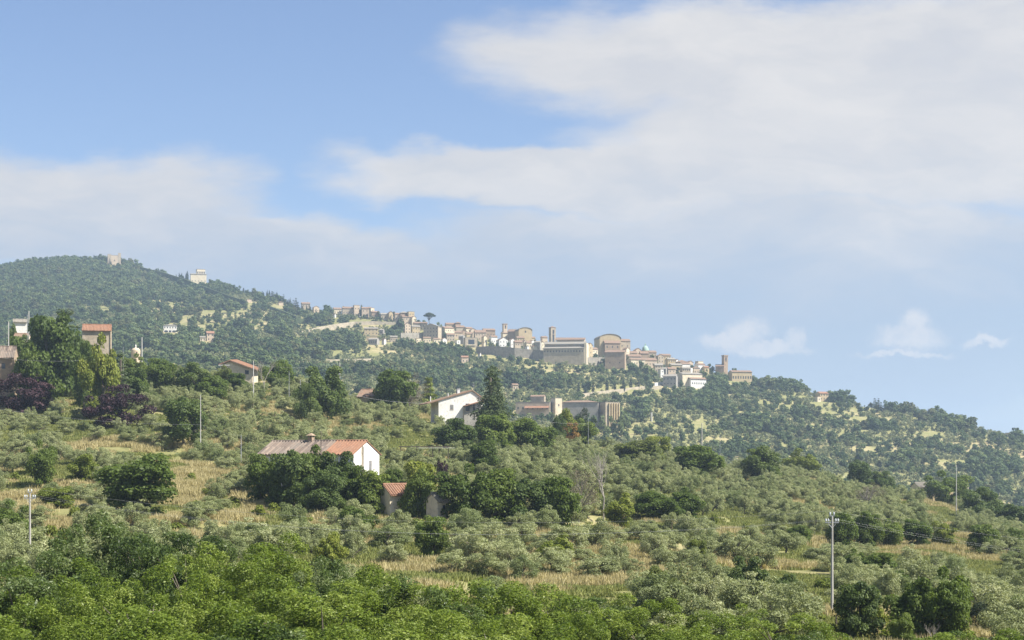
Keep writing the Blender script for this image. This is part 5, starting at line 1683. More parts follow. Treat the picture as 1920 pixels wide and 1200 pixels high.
# ------------------------------------------------------------------ walls on the hill
def hill_wall(name, pts, mat, label, th=1.6, cat='wall', far=True, dd=0.0, drop=6):
    """pts: (px, row of the top, row of the foot)"""
    top, bot = [], []
    for px, rt, rb in pts:
        Y = dist_at(px, rb, far) - dd
        top.append(Vector((X(px, Y), Y, Z(rt, Y))))
        bot.append(Vector((X(px, Y), Y, Z(rb, Y) - drop)))
    mb = MB()
    for i in range(len(pts) - 1):
        v = (top[i + 1] - top[i])
        n = Vector((-v.y, v.x, 0)).normalized() * th
        p = [bot[i], bot[i + 1], bot[i + 1] + n, bot[i] + n, top[i], top[i + 1], top[i + 1] + n, top[i] + n]
        mb.hexa(p)
    for (a, at, ab), (b, bt, bb), ta_ in zip(pts[:-1], pts[1:], top):
        HOUSES.append((min(a, b), max(a, b), (at + (ab - at) * 0.6 if 'city' in name else max(ab, bb) - 2), ta_.y, 1.5))
    o = mb.build(name, M[mat])
    tag(o, label, cat)
    return o


hill_wall('city_wall', [(262, 500, 506), (310, 512, 521), (345, 523, 534), (385, 538, 551), (425, 553, 565), (462, 565, 577)], 'shade_wall', 'shade-coloured upper stretch of the old city wall running down from the fortress')
hill_wall('city_wall', [(505, 574, 582), (530, 583, 596), (555, 593, 606), (577, 602, 607)], 'shade_wall', 'shade-coloured lower stretch of the old city wall ending in a dark wedge', th=2)
hill_wall('embankment_wall', [(566, 621, 624), (600, 613, 618), (640, 606, 613), (665, 603, 609), (700, 602, 607), (742, 604, 608)], 'embankment', 'long tan embankment wall carrying the road towards the town')
hill_wall('garden_wall', [(752, 624, 634), (790, 624, 635), (828, 627, 636), (850, 633, 638)], 'stone_wall', 'stone garden wall under the shaded palace')
hill_wall('town_wall', [(893, 650, 658), (930, 649, 664), (965, 652, 668), (1000, 656, 670), (1024, 657, 676)], 'stone_wall', 'dark high town wall uphill of the long church')
hill_wall('retaining_wall', [(1100, 670, 682), (1135, 670, 680), (1165, 674, 690)], 'stone_wall', 'retaining wall between the long church and the massive brown wall')
hill_wall('terrace_wall', [(1093, 738, 741), (1120, 734, 737), (1160, 730, 733), (1205, 724, 727), (1240, 723, 726)], 'embankment', 'pale roadside wall behind the row of cypresses')
hill_wall('terrace_wall', [(560, 678, 681), (620, 674, 677), (700, 672, 675)], 'embankment', 'low pale terrace wall across the fields above the ridge')
hill_wall('terrace_wall', [(1260, 718, 724), (1240, 716, 722), (1228, 718, 722)], 'w_white', 'white forecourt wall beside the shaded villa wing', th=-1.2)
ROADS += [(566, 742, (624, 608), (600, 600)), (752, 850, (636, 640), (622, 632)), (893, 1024, (664, 676), (648, 656)), (1093, 1240, (742, 726), (716, 708))]

# ------------------------------------------------------------------ named hill trees
for i, (px, top, base, w) in enumerate([(1085, 717, 737, 6), (1098, 720, 738, 6), (1112, 716, 736, 7), (1138, 711, 733, 8), (1153, 714, 731, 6), (1169, 711, 731, 9),
                                        (1183, 710, 728, 7), (1197, 712, 727, 6)]):
    T('cypress_tree', px, top, base, w, 'roadside cypress above the monastery, ' + ['the first uphill', 'second from uphill', 'third from uphill',
      'the tallest in the middle of the row', 'the shorter one after the tallest', 'the broad one', 'the one beside the broad one', 'the last downhill of the row'][i], True, 'cypress', 'roadside cypresses above the monastery')
for i, (px, top, base, w, lab) in enumerate([(982, 751, 775, 6, 'dark cypress at the uphill end of the monastery'), (998, 754, 776, 6, 'dark cypress in front of the orange lean-to roof'),
        (1122, 766, 784, 10, 'rounded dark cypress before the end of the grey monastery range'), (1142, 764, 784, 9, 'dark cypress in front of the monastery buttresses'),
        (1156, 770, 785, 8, 'squat cypress just past the monastery buttresses'), (1172, 768, 786, 8, 'squat cypress downhill of the monastery'),
        (1193, 758, 780, 8, 'first of two tall cypresses past the monastery'), (1204, 755, 781, 9, 'second of two tall cypresses past the monastery'),
        (1597, 840, 856, 5, 'first of three small cypresses above the dark ridge tree'), (1607, 841, 857, 5, 'second of three small cypresses above the dark ridge tree'),
        (1631, 849, 869, 5, 'lone third cypress above the dark ridge tree'), (1649, 860, 882, 12, 'broad dark cypress clump above the ridge tree'),
        (1069, 763, 784, 5, 'thin cypress against the long grey range'), (1727, 880, 905, 7, 'dark cypress on the valley floor'), (1820, 900, 925, 8, 'dark cypress near the end of the ridge')]):
    T('cypress_tree', px, top, base, w, lab, True, 'cypress')
rr_ = random.Random(5)
for i in range(58):
    px = 330 + 262 * (i / 57) + rr_.uniform(-2, 2)
    sk = float(np.interp(px, SKX, SKR))
    hgt = rr_.uniform(9, 17) if 500 < px < 560 or rr_.random() < .25 else rr_.uniform(6, 11)
    kd = 'cypress_tree' if rr_.random() < .5 else 'hill_conifer'
    Y = float(np.interp(px, SKX, SKY_D)) - rr_.uniform(0, 60)
    PLANTED.append((px, Y, 4, sk - 10))
    plant(kd, px, Y, hgt, (hgt * .2 + 1 if kd == 'cypress_tree' else hgt * .5), 'dark conifer standing on the crest between the fortress and the town', 'conifer', 'conifers along the crest')
for i in range(110):       # the conifer wood that crowns the hill
    px = rr_.uniform(-5, 245)
    Y = float(np.interp(px, SKX, SKY_D)) - rr_.uniform(-10, 230)
    hgt = rr_.uniform(8, 13)
    plant('hill_conifer', px, Y, hgt, hgt * .5, 'dark conifer in the wood crowning the fortress hill', 'conifer', 'conifers of the wood below the fortress')
for i in range(30):
    px = 1640 + 116 * i / 29 + rr_.uniform(-1, 1)
    Y = float(np.interp(px, SKX, SKY_D)) - rr_.uniform(-5, 35)
    hgt = rr_.uniform(5.5, 9) * (1.25 if px < 1655 else 1)
    plant('hill_conifer', px, Y, hgt, hgt * .62, 'dark conifer in the belt on the low ridge', 'conifer', 'conifers of the dark belt on the low ridge')
for i, (px, top, w, lab) in enumerate([(1412, 704, 20, 'round tree just downhill of the ochre convent'), (1432, 706, 22, 'second round tree downhill of the ochre convent'), (1452, 707, 22, 'third round tree downhill of the ochre convent'),
        (1474, 709, 24, 'fourth round tree downhill of the ochre convent'), (1496, 711, 26, 'large round tree near the end of the convent row'), (1512, 722, 20, 'last tree of the convent row'),
        (1563, 733, 16, 'flat-topped tree behind the ochre hill house'), (1577, 733, 24, 'spreading umbrella-shaped tree beside the ochre hill house'), (1594, 740, 20, 'rounded tree ending the hill house group'),
        (1326, 686, 12, 'dark tree uphill of the low chapel'), (1306, 688, 22, 'round green tree beside the pink hipped roof'), (1334, 682, 14, 'dark round tree just uphill of the square tower')]):
    T('woodland_tree', px, top, float(np.interp(px, SKX, SKR)) + 3, w, lab + ' on the skyline', True)
T('woodland_tree', 747, 598, 628, 24, 'big dark tree between the embankment and the first tall houses', True)
T('woodland_tree', 1186, 680, 702, 24, 'dark tree mass below the yellow gable', True)
T('woodland_tree', 1215, 682, 703, 26, 'second dark tree mass under the broad pink roof', True)
for i, (px, top, base, w) in enumerate([(645, 574, 590, 9), (676, 572, 590, 7), (711, 583, 594, 8), (740, 584, 598, 7), (783, 598, 612, 12), (793, 600, 612, 12), (824, 604, 616, 12),
        (835, 622, 638, 9), (851, 616, 628, 7), (872, 629, 640, 8), (893, 633, 644, 8), (919, 636, 650, 9), (933, 642, 655, 8), (952, 641, 654, 8), (969, 634, 644, 6),
        (979, 648, 660, 8), (1004, 636, 648, 8), (1026, 640, 654, 8), (1118, 662, 676, 12), (1133, 666, 682, 14), (1145, 664, 684, 8), (1180, 668, 684, 9), (1203, 676, 690, 12),
        (1224, 664, 682, 12), (1229, 670, 684, 9), (1243, 684, 696, 9), (1254, 684, 696, 8), (1271, 688, 700, 8), (1298, 684, 696, 9), (1320, 692, 706, 16), (1277, 712, 726, 9),
        (1297, 714, 726, 8), (1310, 714, 726, 8), (1228, 694, 708, 12), (1212, 700, 716, 16)]):
    T('woodland_tree', px, top, base, w, 'small dark tree squeezed between the houses of the old town', True, group='trees between the houses of the old town')
T('umbrella_pine', 805.5, 586, 606, 21, 'lone umbrella pine on the skyline above the town', True, 'pine tree', Y=dist_at(806, 618, True))

# ------------------------------------------------------------------ near houses
def tiled_roof(e, w, d, h, rise, ov, mat_a, mat_b=None, split=None, pitch=0.42, off=0.0, name='roof', both=True):
    """pantile roof: a slab with proud tile columns running down both slopes"""
    parts = [(-w / 2 - ov * .25, w / 2 + ov * .25, mat_a)] if split is None else [(-w / 2 - ov * .25, split, mat_a), (split, w / 2 + ov * .25, mat_b)]
    for a, b, mt in parts:
        mb, tb = MB(), MB()
        for sg in (-1, 1):
            run = d / 2 + ov
            z0, z1 = h + rise, h - rise / (d / 2) * ov
            p = [(a, 0, z0), (b, 0, z0), (b, run, z1), (a, run, z1)] if sg > 0 else [(a, -run, z1), (b, -run, z1), (b, 0, z0), (a, 0, z0)]
            p = [(x, y, z + .012) for x, y, z in p]
            mb.hexa(p + [(x, y, z + .14) for x, y, z in p])
            n = max(2, int((b - a) / pitch))
            for i in range(n):
                x = a + (b - a) * (i + .5) / n
                q = pitch * 0.31 + 0.02 * math.sin(i * 7.3)
                tb.tube([(x, 0, z0 + .15), (x, sg * run * .5, (z0 + z1) / 2 + .15 + 0.02 * math.sin(i * 3.1)), (x, sg * (run + .04), z1 + .15)], q, 6, cap=True)
        tb.tube([(a, 0, h + rise + .2), (b, 0, h + rise + .2)], 0.17, 6)
        r_ = mb.build(name, M[mt], e)
        t_ = tb.build('roof_tiles', M[mt], r_)
        t_['kind'] = 'stuff'
        if mt == 'r_orange' and split is not None:
            tag(r_, 'new orange section of the roof')


def near_house(px, Y, yaw, w, d, eave, rise, wall, label, name='farmhouse', cat='house', roof='r_brown', roof2=None, split=None, kind='x', base=None, foot=6, off=0, pitch=0.42):
    x, g = X(px, Y), float(ground(X(px, Y), Y))
    h = Z(eave, Y) - g
    e = empty(name, (x, Y, g), math.radians(yaw), label, cat)
    walls_mb(w, d, h, 4, kind, rise, off).build('wall', M['w_' + wall], e)
    if kind == 'x':
        tiled_roof(e, w, d, h, rise, 0.55, roof, roof2, split, pitch)
    r = math.radians(abs(yaw))
    hw = (w * math.cos(r) + d * math.sin(r)) / 2 / Y * FPX
    HOUSES.append((px - hw, px + hw, eave + (HR - eave) * 0 + 60, Y, d))
    return e, h


# farmhouse: long tiled roof, the sunny end newly roofed, white gable
FH, fh = near_house(598, 262, -25, 18.0, 8.2, 851, 1.95, 'white', 'long white farmhouse with a two-tone tiled roof in the middle of the olives', roof='r_old', roof2='r_orange', split=3.4, pitch=0.56)
HOUSES[-1] = (480, 722, 854, 262, 10)
HOUSES.append((640, 720, 900, 262, 10))
put_window(FH, 9.0, 1.2, fh - 2.9, 0.9, 1.8, 'right', 'shutter')
put_window(FH, 6.6, -4.1, fh - 2.6, 0.8, 1.2, 'front', 'shutter')
put_window(FH, 1.0, -4.1, fh - 2.6, 0.8, 1.2, 'front', 'shutter')
put_window(FH, -4.5, -4.1, fh - 2.6, 0.8, 1.2, 'front', 'shutter')
MB().tube([(9.12, -1.3, -2), (9.12, -1.3, fh + 1.2)], 0.10, 8).build('drainpipe', M['w_grey'], FH)
MB().box(9.0, 9.06, -1.65, -0.95, -2, fh + 1.0).build('masonry_strip', M['w_stone'], FH)
c = MB().box(-1.9, -1.1, -0.4, 0.4, fh + 1.2, fh + 2.7)
c.build('chimney', M['w_brown'], FH)
ch = [o for o in FH.children if o.name.startswith('chimney')][0]
cc = MB()
for sx in (-1.86, -1.24):
    for sy in (-.36, .24):
        cc.box(sx, sx + .12, sy, sy + .12, fh + 2.7, fh + 3.0)
cc.hexa([(-2.1, -.6, fh + 3.0), (-.9, -.6, fh + 3.0), (-.9, .6, fh + 3.0), (-2.1, .6, fh + 3.0), (-1.6, -.1, fh + 3.4), (-1.4, -.1, fh + 3.4), (-1.4, .1, fh + 3.4), (-1.6, .1, fh + 3.4)])
cc.build('chimney_cap', M['w_brown'], ch)

# white gabled house on the ridge
Yw = 470
g = float(ground(X(846, Yw), Yw))
e = empty('gabled_house', (X(852, Yw), Yw, g), math.radians(16), 'big white gabled house on the ridge beside the pointed cedar', 'house')
s = Yw / FPX
zt = lambda row: Z(row, Yw) - g
x0, x1, xa = -38 * s, 46 * s, 26 * s
pts = [(x0, -3), (x1, -3), (x1, zt(748)), (xa, zt(734)), (x0, zt(753))]
mb = MB()
mb.face([(x, -5, z) for x, z in pts])
mb.face([(x, 5, z) for x, z in pts[::-1]])
mb.face([(x1, -5, -3), (x1, 5, -3), (x1, 5, zt(748)), (x1, -5, zt(748))])
mb.face([(x0, 5, -3), (x0, -5, -3), (x0, -5, zt(753)), (x0, 5, zt(753))])
mb.build('wall', M['w_white'], e)
mb, tb = MB(), MB()
for (xb, zb_) in ((x0, zt(753)), (x1, zt(748))):
    sl = (zt(734) - zb_) / (xa - xb)
    ov = 0.7 if xb > xa else -3.4
    xe, ze = xb + ov, zb_ + sl * ov
    p = [(xa, -5.35, zt(734) + .02), (xe, -5.35, ze + .02), (xe, 5.5, ze + .02), (xa, 5.5, zt(734) + .02)]
    if xe < xa:
        p = [p[1], p[0], p[3], p[2]]
    mb.hexa(p + [(x, y, z + .22) for x, y, z in p])
    for i in range(24):
        y = -5.3 + 10.7 * (i + .5) / 24
        tb.tube([(xa, y, zt(734) + .24), (xe, y, ze + .24)], .13, 5)
r_ = mb.build('roof', M['r_brown'], e)
t_ = tb.build('roof_tiles', M['r_brown'], r_)
t_['kind'] = 'stuff'
put_window(e, x0 + 25 * s, -5, zt(769), 1.0, 1.4, 'front', 'shutter')
put_window(e, x0 + 54 * s, -5.9, zt(772), 1.2, 2.2, 'front')
put_window(e, x0 + 66 * s, -5.9, zt(772), 0.6, 2.0, 'front')
MB().box(x0 + 47 * s, x1, -5.9, -5.01, -3, zt(762)).build('porch_wall', M['w_grey'], e)
m_ = MB()
m_.hexa([(x0 + 47 * s, -7.4, zt(763)), (x1 + .6, -7.4, zt(752)), (x1 + .6, -5.02, zt(752)), (x0 + 47 * s, -5.02, zt(763)), (x0 + 47 * s, -7.4, zt(761.5)), (x1 + .6, -7.4, zt(750.5)), (x1 + .6, -5.02, zt(750.5)), (x0 + 47 * s, -5.02, zt(761.5))])
m_.build('porch_roof', M['r_orange'], e)
for xx, zz, hh_ in ((x0 - 1.5, zt(752), 1.6), (x0 + 24 * s, zt(748), 2.0)):
    MB().tube([(xx, -1, zz - .6), (xx, -1, zz + hh_ * .8)], 0.16, 8).build('flue', M['white_frame'], e)
MB().box(x0 + 43 * s, x0 + 48 * s, -.5, .5, zt(742), zt(730)).box(x0 + 42.5 * s, x0 + 48.5 * s, -.6, .6, zt(730), zt(729)).build('chimney', M['white_frame'], e)
MB().tube([(x1 - 9 * s, 0, zt(745)), (x1 - 9 * s, 0, zt(716))], .04, 5).box(x1 - 9 * s - .5, x1 - 9 * s + .5, -.03, .03, zt(722), zt(721.5)).build('aerial', M['metal'], e)
HOUSES.append((786, 900, 776, Yw, 12))

# house with a red-brown roof on the ridge (seen edge-on)
Yc = 505
g = float(ground(X(450, Yc), Yc))
e = empty('ridge_house', (X(446, Yc), Yc, g), 0, 'house on the ridge with a long red-brown roof and pale eaves', 'house')
s = Yc / FPX
zt = lambda row: Z(row, Yc) - g
mb = MB()
pts = [(-26 * s, -3), (32 * s, -3), (32 * s, zt(692)), (-9 * s, zt(680)), (-26 * s, zt(686))]
mb.face([(x, -5, z) for x, z in pts])
mb.face([(x, 6, z) for x, z in pts[::-1]])
mb.face([(32 * s, -5, -3), (32 * s, 6, -3), (32 * s, 6, zt(692)), (32 * s, -5, zt(692))])
mb.face([(-26 * s, 6, -3), (-26 * s, -5, -3), (-26 * s, -5, zt(686)), (-26 * s, 6, zt(686))])
mb.build('wall', M['w_cream'], e)
mb, tb = MB(), MB()
for a, b in (((-9 * s, zt(679)), (41 * s, zt(697))), ((-9 * s, zt(679)), (-30 * s, zt(687)))):
    p = [(a[0], -5.8, a[1]), (b[0], -5.8, b[1]), (b[0], 6.8, b[1] + .9), (a[0], 6.8, a[1] + .9)]
    if b[0] < a[0]:
        p = [p[1], p[0], p[3], p[2]]
    mb.hexa(p + [(x, y, z + .28) for x, y, z in p])
    for i in range(26):
        y = -5.6 + 12.2 * i / 25
        k = .9 * (y + 5.8) / 12.6
        tb.tube([(a[0], y, a[1] + .3 + k), (b[0], y, b[1] + .3 + k)], .13, 5)
r_ = mb.build('roof', M['r_brown'], e)
t_ = tb.build('roof_tiles', M['r_orange'], r_)
t_['kind'] = 'stuff'
MB().box(-30 * s, -9 * s, -5.95, -5.8, zt(687.5), zt(686)).build('fascia', M['white_frame'], e)
put_window(e, 22 * s, -5, zt(703), 1.2, 1.2)
HOUSES.append((412, 492, 700, Yc, 12))

# stone house by the huge cedar
Ys = 500
e, hs = near_house(182, Ys, 12, 8.6, 7, 621, 1.9, 'stone', 'tall stone house with a bright terracotta roof beside the huge cedar', name='stone_house', roof='r_orange')
MB().tube([(4.2, -3.66, -1), (4.2, -3.66, hs - .1)], .09, 8).build('drainpipe', M['w_brown'], e)
put_window(e, 0.6, -3.5, hs - 3.8, 0.9, 1.3)
Ys = 440
HOUSES[-1] = (150, 212, 664, 500, 7)
e, hs = near_house(4, Ys, 8, 7.5, 8, 671, 3.0, 'brown', 'old house with a lichen-grey tiled roof behind the purple plum tree', name='old_house', roof='r_old')
put_window(e, 1.0, -4, hs - 3.2, 1.0, 1.5)
HOUSES[-1] = (-30, 34, 698, 440, 7)
e, hs = near_house(42, 520, 10, 4.6, 5, 632, 1.0, 'pink', 'small roof peeping over behind the huge cedar', name='small_house', roof='r_brown')
HOUSES[-1] = (28, 62, 640, 510, 6)
e, hs = near_house(184, 418, 0, 5.6, 6, 732, 1.6, 'stone', 'low shed with a leaf-strewn brown roof between the purple plum trees', name='garden_shed', cat='shed', roof='r_brown')
HOUSES[-1] = (158, 206, 742, 418, 6)
MB().box(-2.3, 2.3, -3.12, -3.02, 0.2, hs - .4).build('opening', M['glass'], e)
e, hs = near_house(38, 560, 16, 4.6, 5, 605, 1.0, 'white', 'small white house on the slope behind the two slim poles', name='small_house', roof='r_grey')
HOUSES[-1] = (28, 48, 614, 560, 5)
e, hs = near_house(700, 505, -14, 8.0, 8, 744, 2.2, 'ochre', 'low ochre house almost hidden by olives beside the withered tree', name='small_house', roof='r_brown')
HOUSES[-1] = (690, 716, 752, 505, 8)
# the small stone sheds below the farmhouse
e, hs = near_house(744, 241, 32, 4.4, 4.0, 925, 1.2, 'cream', 'small stone shed with an orange and mossy roof', name='stone_shed', cat='shed', roof='r_orange')
HOUSES[-1] = (728, 764, 938, 241, 4)
e, hs = near_house(820, 236, 42, 2.1, 2.6, 938, 0.9, 'cream', 'narrow stone shed with a grey tiled roof beside the garden tree', name='stone_shed', cat='shed', roof='r_grey')
HOUSES[-1] = (806, 836, 960, 236, 3)
put_window(e, 0.2, -1.3, hs - 1.6, 0.5, 0.9)
# sunlit ruin by the end of the ridge
e, hs = near_house(1726, 560, 24, 5.0, 4, 912, 1.2, 'cream', 'low sand-coloured cottage behind the feathery tree at the ridge end', name='cottage', roof='r_grey')
HOUSES[-1] = (1712, 1742, 918, 560, 4)
e, hs = near_house(1763, 590, 10, 8.0, 5, 915, 1.0, 'ochre', 'long low barn at the ridge end', name='barn', cat='barn', roof='r_grey')
# pergola of posts and beams with netting rails beside the farmhouse
Yp = 330
g = float(ground(X(795, Yp), Yp))
e = empty('pergola', (X(795, Yp), Yp, g), 0, 'dark wooden pergola frame in the olives past the farmhouse', 'pergola')
zr = Z(838, Yp) - g
for x in (-4.8, -1.5, 1.8, 5.0):
    MB().box(x - .08, x + .08, -.08, .08, -.4, zr).build('post', M['post'], e)
MB().box(-5.2, 5.4, -.12, .12, zr + .003, zr + .16).build('beam', M['post'], e)
MB().box(-1.2, 6.4, -.35, -.125, zr - .25, zr - .17).build('rail', M['white_frame'], e)

# round tower-like tank behind the dark conifer
Yt = 660
gz = Z(672, Yt)
e = empty('round_tower', (X(254.5, Yt), Yt, gz), 0, 'small round peach-coloured tower with a pointed lamp on top', 'tower')
s = Yt / FPX
MB().lathe([(8 * s, -12), (8 * s, 8 * s), (8.6 * s, 8.2 * s), (8.6 * s, 14 * s), (8.2 * s, 16 * s), (5.5 * s, 19 * s), (1.4 * s, 20 * s)], n=20).build('body', M['w_pink'], e)
MB().lathe([(1.3 * s, 20 * s), (1.0 * s, 23 * s), (1.5 * s, 24 * s), (0.2 * s, 26 * s)], n=10).build('finial', M['white_frame'], e)
put_window(e, 0.6, -8 * s, 1.0, 1.0, 1.6)
HOUSES.append((243, 266, 668, Yt, 6))
T('broadleaf_tree', 252, 664, 730, 44, 'bushy green tree hiding the foot of the round peach tower', Y=500)


# ------------------------------------------------------------------ poles and cables
def pole(px, top, base, label, Y=None, r=0.14, mat='concrete', arms=False, name='utility_pole', ins=False, lean=0.0):
    Y = Y or dist_at(px, base)
    g = float(ground(X(px, Y), Y))
    h = Z(top, Y) - g
    e = empty(name, (X(px, Y), Y, g), 0, label, 'pole')
    MB().tube([(0, 0, -.6), (0, 0, 0.0), (lean, 0, h)], [r * 1.25, r * 1.2, r * .75], 10).build('shaft', M[mat], e)
    if arms:
        z = h - 0.62
        MB().box(-.62, .62, -.05, .05, z, z + .1).build('crossarm', M['metal'], e)
        MB().tube([(-.4, 0, z - .002), (0, -.14, z - .45)], .02, 5).tube([(.4, 0, z - .002), (0, -.14, z - .45)], .02, 5).build('brace', M['metal'], e)
        MB().box(-.24, .24, -.05, .05, h + .004, h + .08).build('top_bracket', M['metal'], e)
        for x, zz in ((-.56, z + .1), (-.34, z + .1), (.34, z + .1), (.56, z + .1), (-.17, h + .08), (.17, h + .08)):
            MB().lathe([(.02, zz), (.02, zz + .06), (.085, zz + .08), (.09, zz + .15), (.055, zz + .18), (.085, zz + .21), (.06, zz + .28), (.01, zz + .31)], x, 0, 10).build('insulator', M['insulator'], e)
    elif ins:
        MB().box(-.3, .3, -.05, .05, h - .35, h - .27).build('crossarm', M['metal'], e)
    return e, Vector((X(px, Y), Y, g + h))


P1, t1 = pole(1560, 968, 1172, 'tall concrete pole with a crossarm and glass insulators beside the dry clearing', Y=147, arms=True, r=.115, lean=0.02)
P0, t0 = pole(56, 924, 1066, 'concrete pole with a crossarm standing in the straw field', Y=172, arms=True, r=.11)
pole(1568, 1154, 1215, 'short dark post at the foot of the tall crossarm pole', Y=137, mat='post', r=.08, name='wooden_post')
pole(1608, 1182, 1222, 'short pale fence post in the dry clearing', Y=134, mat='white_pole', r=.07, name='fence_post')
_, ta = pole(475, 676, 765, 'tall slim pale pole in front of the red-brown roofed house', Y=440, r=.15, mat='white_pole')
_, tb_ = pole(266, 632, 700, 'tall pale pole on the ridge beside the round peach tower', Y=500, r=.2, mat='white_pole')
_, tc = pole(201, 671, 745, 'slim white pole over the leaf-strewn shed roof', Y=405, r=.09, mat='white_pole')
_, te = pole(54, 583, 640, 'taller slim white pole behind the huge cedar', Y=470, r=.17, mat='white_pole')
pole(51, 590, 640, 'thin dark pole right beside the slim white one', Y=474, r=.07, mat='metal')
_, tf = pole(16, 603, 645, 'slim white pole uphill of the old tiled roof', Y=470, r=.17, mat='white_pole')
_, tg = pole(637, 680, 745, 'pale pole just past the tall round tree', Y=480, r=.16, mat='white_pole')
pole(635, 684, 745, 'thin dark pole touching the pale one past the tall round tree', Y=482, r=.06, mat='metal')
_, th = pole(376, 740, 845, 'white pole beside the round dense tree', Y=332, r=.09, mat='white_pole')
pole(542, 696, 745, 'thin pole amid the trees of the ridge', Y=455, r=.07, mat='metal')
_, ti = pole(563, 712, 765, 'thin greenish pole uphill of the tall round tree', Y=440, r=.08, mat='metal')
pole(452, 815, 865, 'thin grey pole in the olives uphill of the farmhouse', Y=310, r=.07, mat='metal')
pole(602, 808, 900, 'thin dark pole in front of the farmhouse roof', Y=246, r=.07, mat='post')
_, tk = pole(1316, 793, 880, 'tall pale grey pole on the ridge against the fields', Y=455, r=.15, mat='white_pole')
_, tl = pole(1793, 872, 955, 'grey pole with a thin top at the end of the ridge', Y=470, r=.14, mat='white_pole')
pole(1251, 808, 850, 'short thin pole on the ridge behind the pale domed tree', Y=500, r=.06, mat='metal')
pole(1350, 816, 865, 'second short thin pole on the ridge', Y=500, r=.06, mat='metal')
_, tm = pole(1103, 782, 850, 'thin pole beside the dark pine on the ridge', Y=470, r=.06, mat='metal')
pole(231, 650, 700, 'very thin pole between the dark conifer and the peach tower', Y=480, r=.06, mat='metal')
pole(1918, 935, 985, 'thin pole at the very edge of the slope', Y=500, r=.07, mat='metal')


def cable(a, b, sag, label, r=0.010, group=None):
    a, b = Vector(a), Vector(b)
    n = 28
    pts = []
    for i in range(n + 1):
        f = i / n
        p = a.lerp(b, f)
        p.z -= sag * 4 * f * (1 - f)
        pts.append(p)
    o = MB().tube(pts, r, 5, cap=False).build('cable', M['cable'])
    tag(o, label, 'cable', group)
    return o


for dx in (-.56, .56):
    cable(t0 + Vector((dx, 0, -.3)), t1 + Vector((dx, 0, -.3)), 2.6, 'power cable strung between the two crossarm poles', .006, 'cables between the crossarm poles')
for dx in (-.17,):
    cable(t0 + Vector((dx, 0, .5)), t1 + Vector((dx, 0, .5)), 2.2, 'power cable strung between the two crossarm poles', .006, 'cables between the crossarm poles')
    cable(t1 + Vector((dx, 0, .5)), t1 + Vector((60 + dx, 12, -5)), 1.2, 'power cable leaving the tall crossarm pole downhill', .0035, 'cables leaving the tall crossarm pole')
for dx in (-.56, .56):
    cable(t1 + Vector((dx, 0, -.3)), t1 + Vector((60 + dx, 12, -7)), 1.2, 'power cable leaving the tall crossarm pole downhill', .0035, 'cables leaving the tall crossarm pole')
cable((X(-30, 330), 330, Z(762, 330)), th + Vector((0, 0, -6.2)), 1.0, 'pale cable crossing the olives to the white pole', .012)
cable(th + Vector((0, 0, -6.3)), (X(452, 310), 310, Z(817, 310)), .3, 'pale cable going on from the white pole to the thin grey pole', .010)
cable(tb_, ta, 1.0, 'cable from the peach tower pole to the slim pale pole', .012)
cable(tc, (X(-20, 380), 380, Z(668, 380)), 1.0, 'cable crossing in front of the huge cedar', .012)
cable(ta + Vector((0, 0, -1)), tg, 1.2, 'cable between the slim pale pole and the pole past the round tree', .012)
cable(ti, (X(800, 470), 470, Z(756, 470)), 1.6, 'dark twisted cable running to the white gabled house', .022)
cable((X(890, 440), 440, Z(762, 440)), tm + Vector((0, 0, -2)), 1.3, 'sagging pale cable passing in front of the pointed cedar', .016)


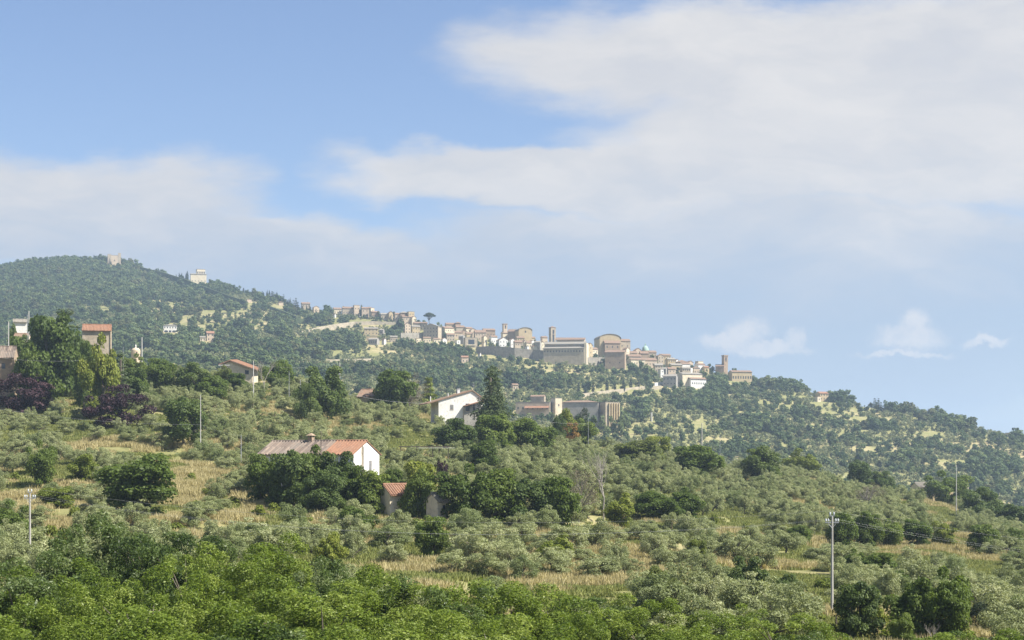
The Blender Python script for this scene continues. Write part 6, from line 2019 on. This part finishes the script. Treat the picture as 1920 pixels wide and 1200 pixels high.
# ------------------------------------------------------------------ bare trees
def bare_tree(px, top, base, wpx, label, seed, Y=None, forks=4, mat='grey_bark', trunk=0.4, rad=None):
    Y = Y or dist_at(px, base)
    g = float(ground(X(px, Y), Y))
    h = Z(top, Y) - g
    r = random.Random(seed)
    e = empty('bare_tree', (X(px, Y), Y, g), 0, label, 'tree')
    tb, lb = MB(), MB()
    spread = wpx / FPX * Y / 2

    def grow(p, d, L, rad, depth, mb):
        q = p + d * L * .5 + Vector((r.uniform(-1, 1), r.uniform(-1, 1), 0)) * L * .06
        e_ = p + d * L
        mb.tube([p, q, e_], [rad, rad * .82, rad * .62], 6 if depth < 2 else 4, cap=False)
        if depth >= forks + 1:
            return
        for k in range(3 if depth < forks else 2):
            a = r.uniform(0, 6.28)
            t = r.uniform(.25, .55)
            side = Vector((math.cos(a), math.sin(a), 0))
            nd = (d * (1 - t * .6) + side * t * (spread / h * 3.2) + Vector((0, 0, .18))).normalized()
            st = p.lerp(e_, r.uniform(.7, 1.0)) if k else e_
            grow(st, nd, L * r.uniform(.62, .8), rad * .58, depth + 1, lb)
    grow(Vector((0, 0, -.3)), Vector((0.02, 0, 1)), h * trunk, rad or min(0.022 * h, .16), 0, tb)
    tb.build('trunk', M[mat], e)
    lb.build('branches', M[mat], e)
    PLANTED.append((px, Y, wpx / 2 * .6, top))
    return e


bare_tree(1132, 862, 972, 66, 'bare grey leafless tree with a pale forked trunk in the olives', 4)
bare_tree(495, 672, 728, 40, 'bare twisted tree beside the red-brown roofed house', 9, Y=470)
bare_tree(1750, 1150, 1215, 44, 'small bare shrub with curling pale branches in the dry clearing', 12, Y=118, forks=4, trunk=0.3, rad=0.035)
bare_tree(1630, 915, 955, 40, 'bare grey bush below the ridge trees', 14, forks=3)

# shrubs among the olives
sh = random.Random(77)
SH = [(125, 925), (100, 930), (420, 935), (400, 925), (440, 945), (490, 965), (470, 1010), (70, 1000), (95, 1010), (320, 990), (335, 1000), (60, 1025), (560, 985),
      (515, 960), (655, 1000), (860, 1035), (740, 985), (905, 960), (985, 1000), (1010, 970), (1230, 1010), (1345, 985), (1400, 1000), (1460, 985), (1550, 1100),
      (1640, 1120), (1705, 1085), (1520, 1160), (1730, 1150), (1590, 1195), (1690, 1190), (1800, 1195), (1650, 1180), (1480, 955), (1700, 950), (1180, 900), (1350, 920), (1560, 900),
      (30, 1040), (180, 940), (205, 925), (380, 960), (300, 930), (355, 905), (20, 905), (140, 975), (580, 1015), (700, 1010), (780, 1000), (1110, 1010), (620, 790), (300, 800), (110, 790), (180, 798), (60, 840)]
for px, row in SH:
    px2, row2 = px + sh.uniform(-6, 6), row + sh.uniform(-4, 4)
    Y = dist_at(px2, row2)
    near = 'in the straw field' if px < 480 else ('around the dry clearing' if row > 1080 and px > 1450 else 'between the silvery olives')
    plant('shrub', px2, Y, sh.uniform(1.3, 2.4), sh.uniform(2.0, 3.6), 'low bright green shrub ' + near, 'shrub', 'low bright green shrubs ' + near)
    PLANTED.append((px2, Y, 1.2 / Y * FPX, row2 - 30))
grow_all()
grow_grass()
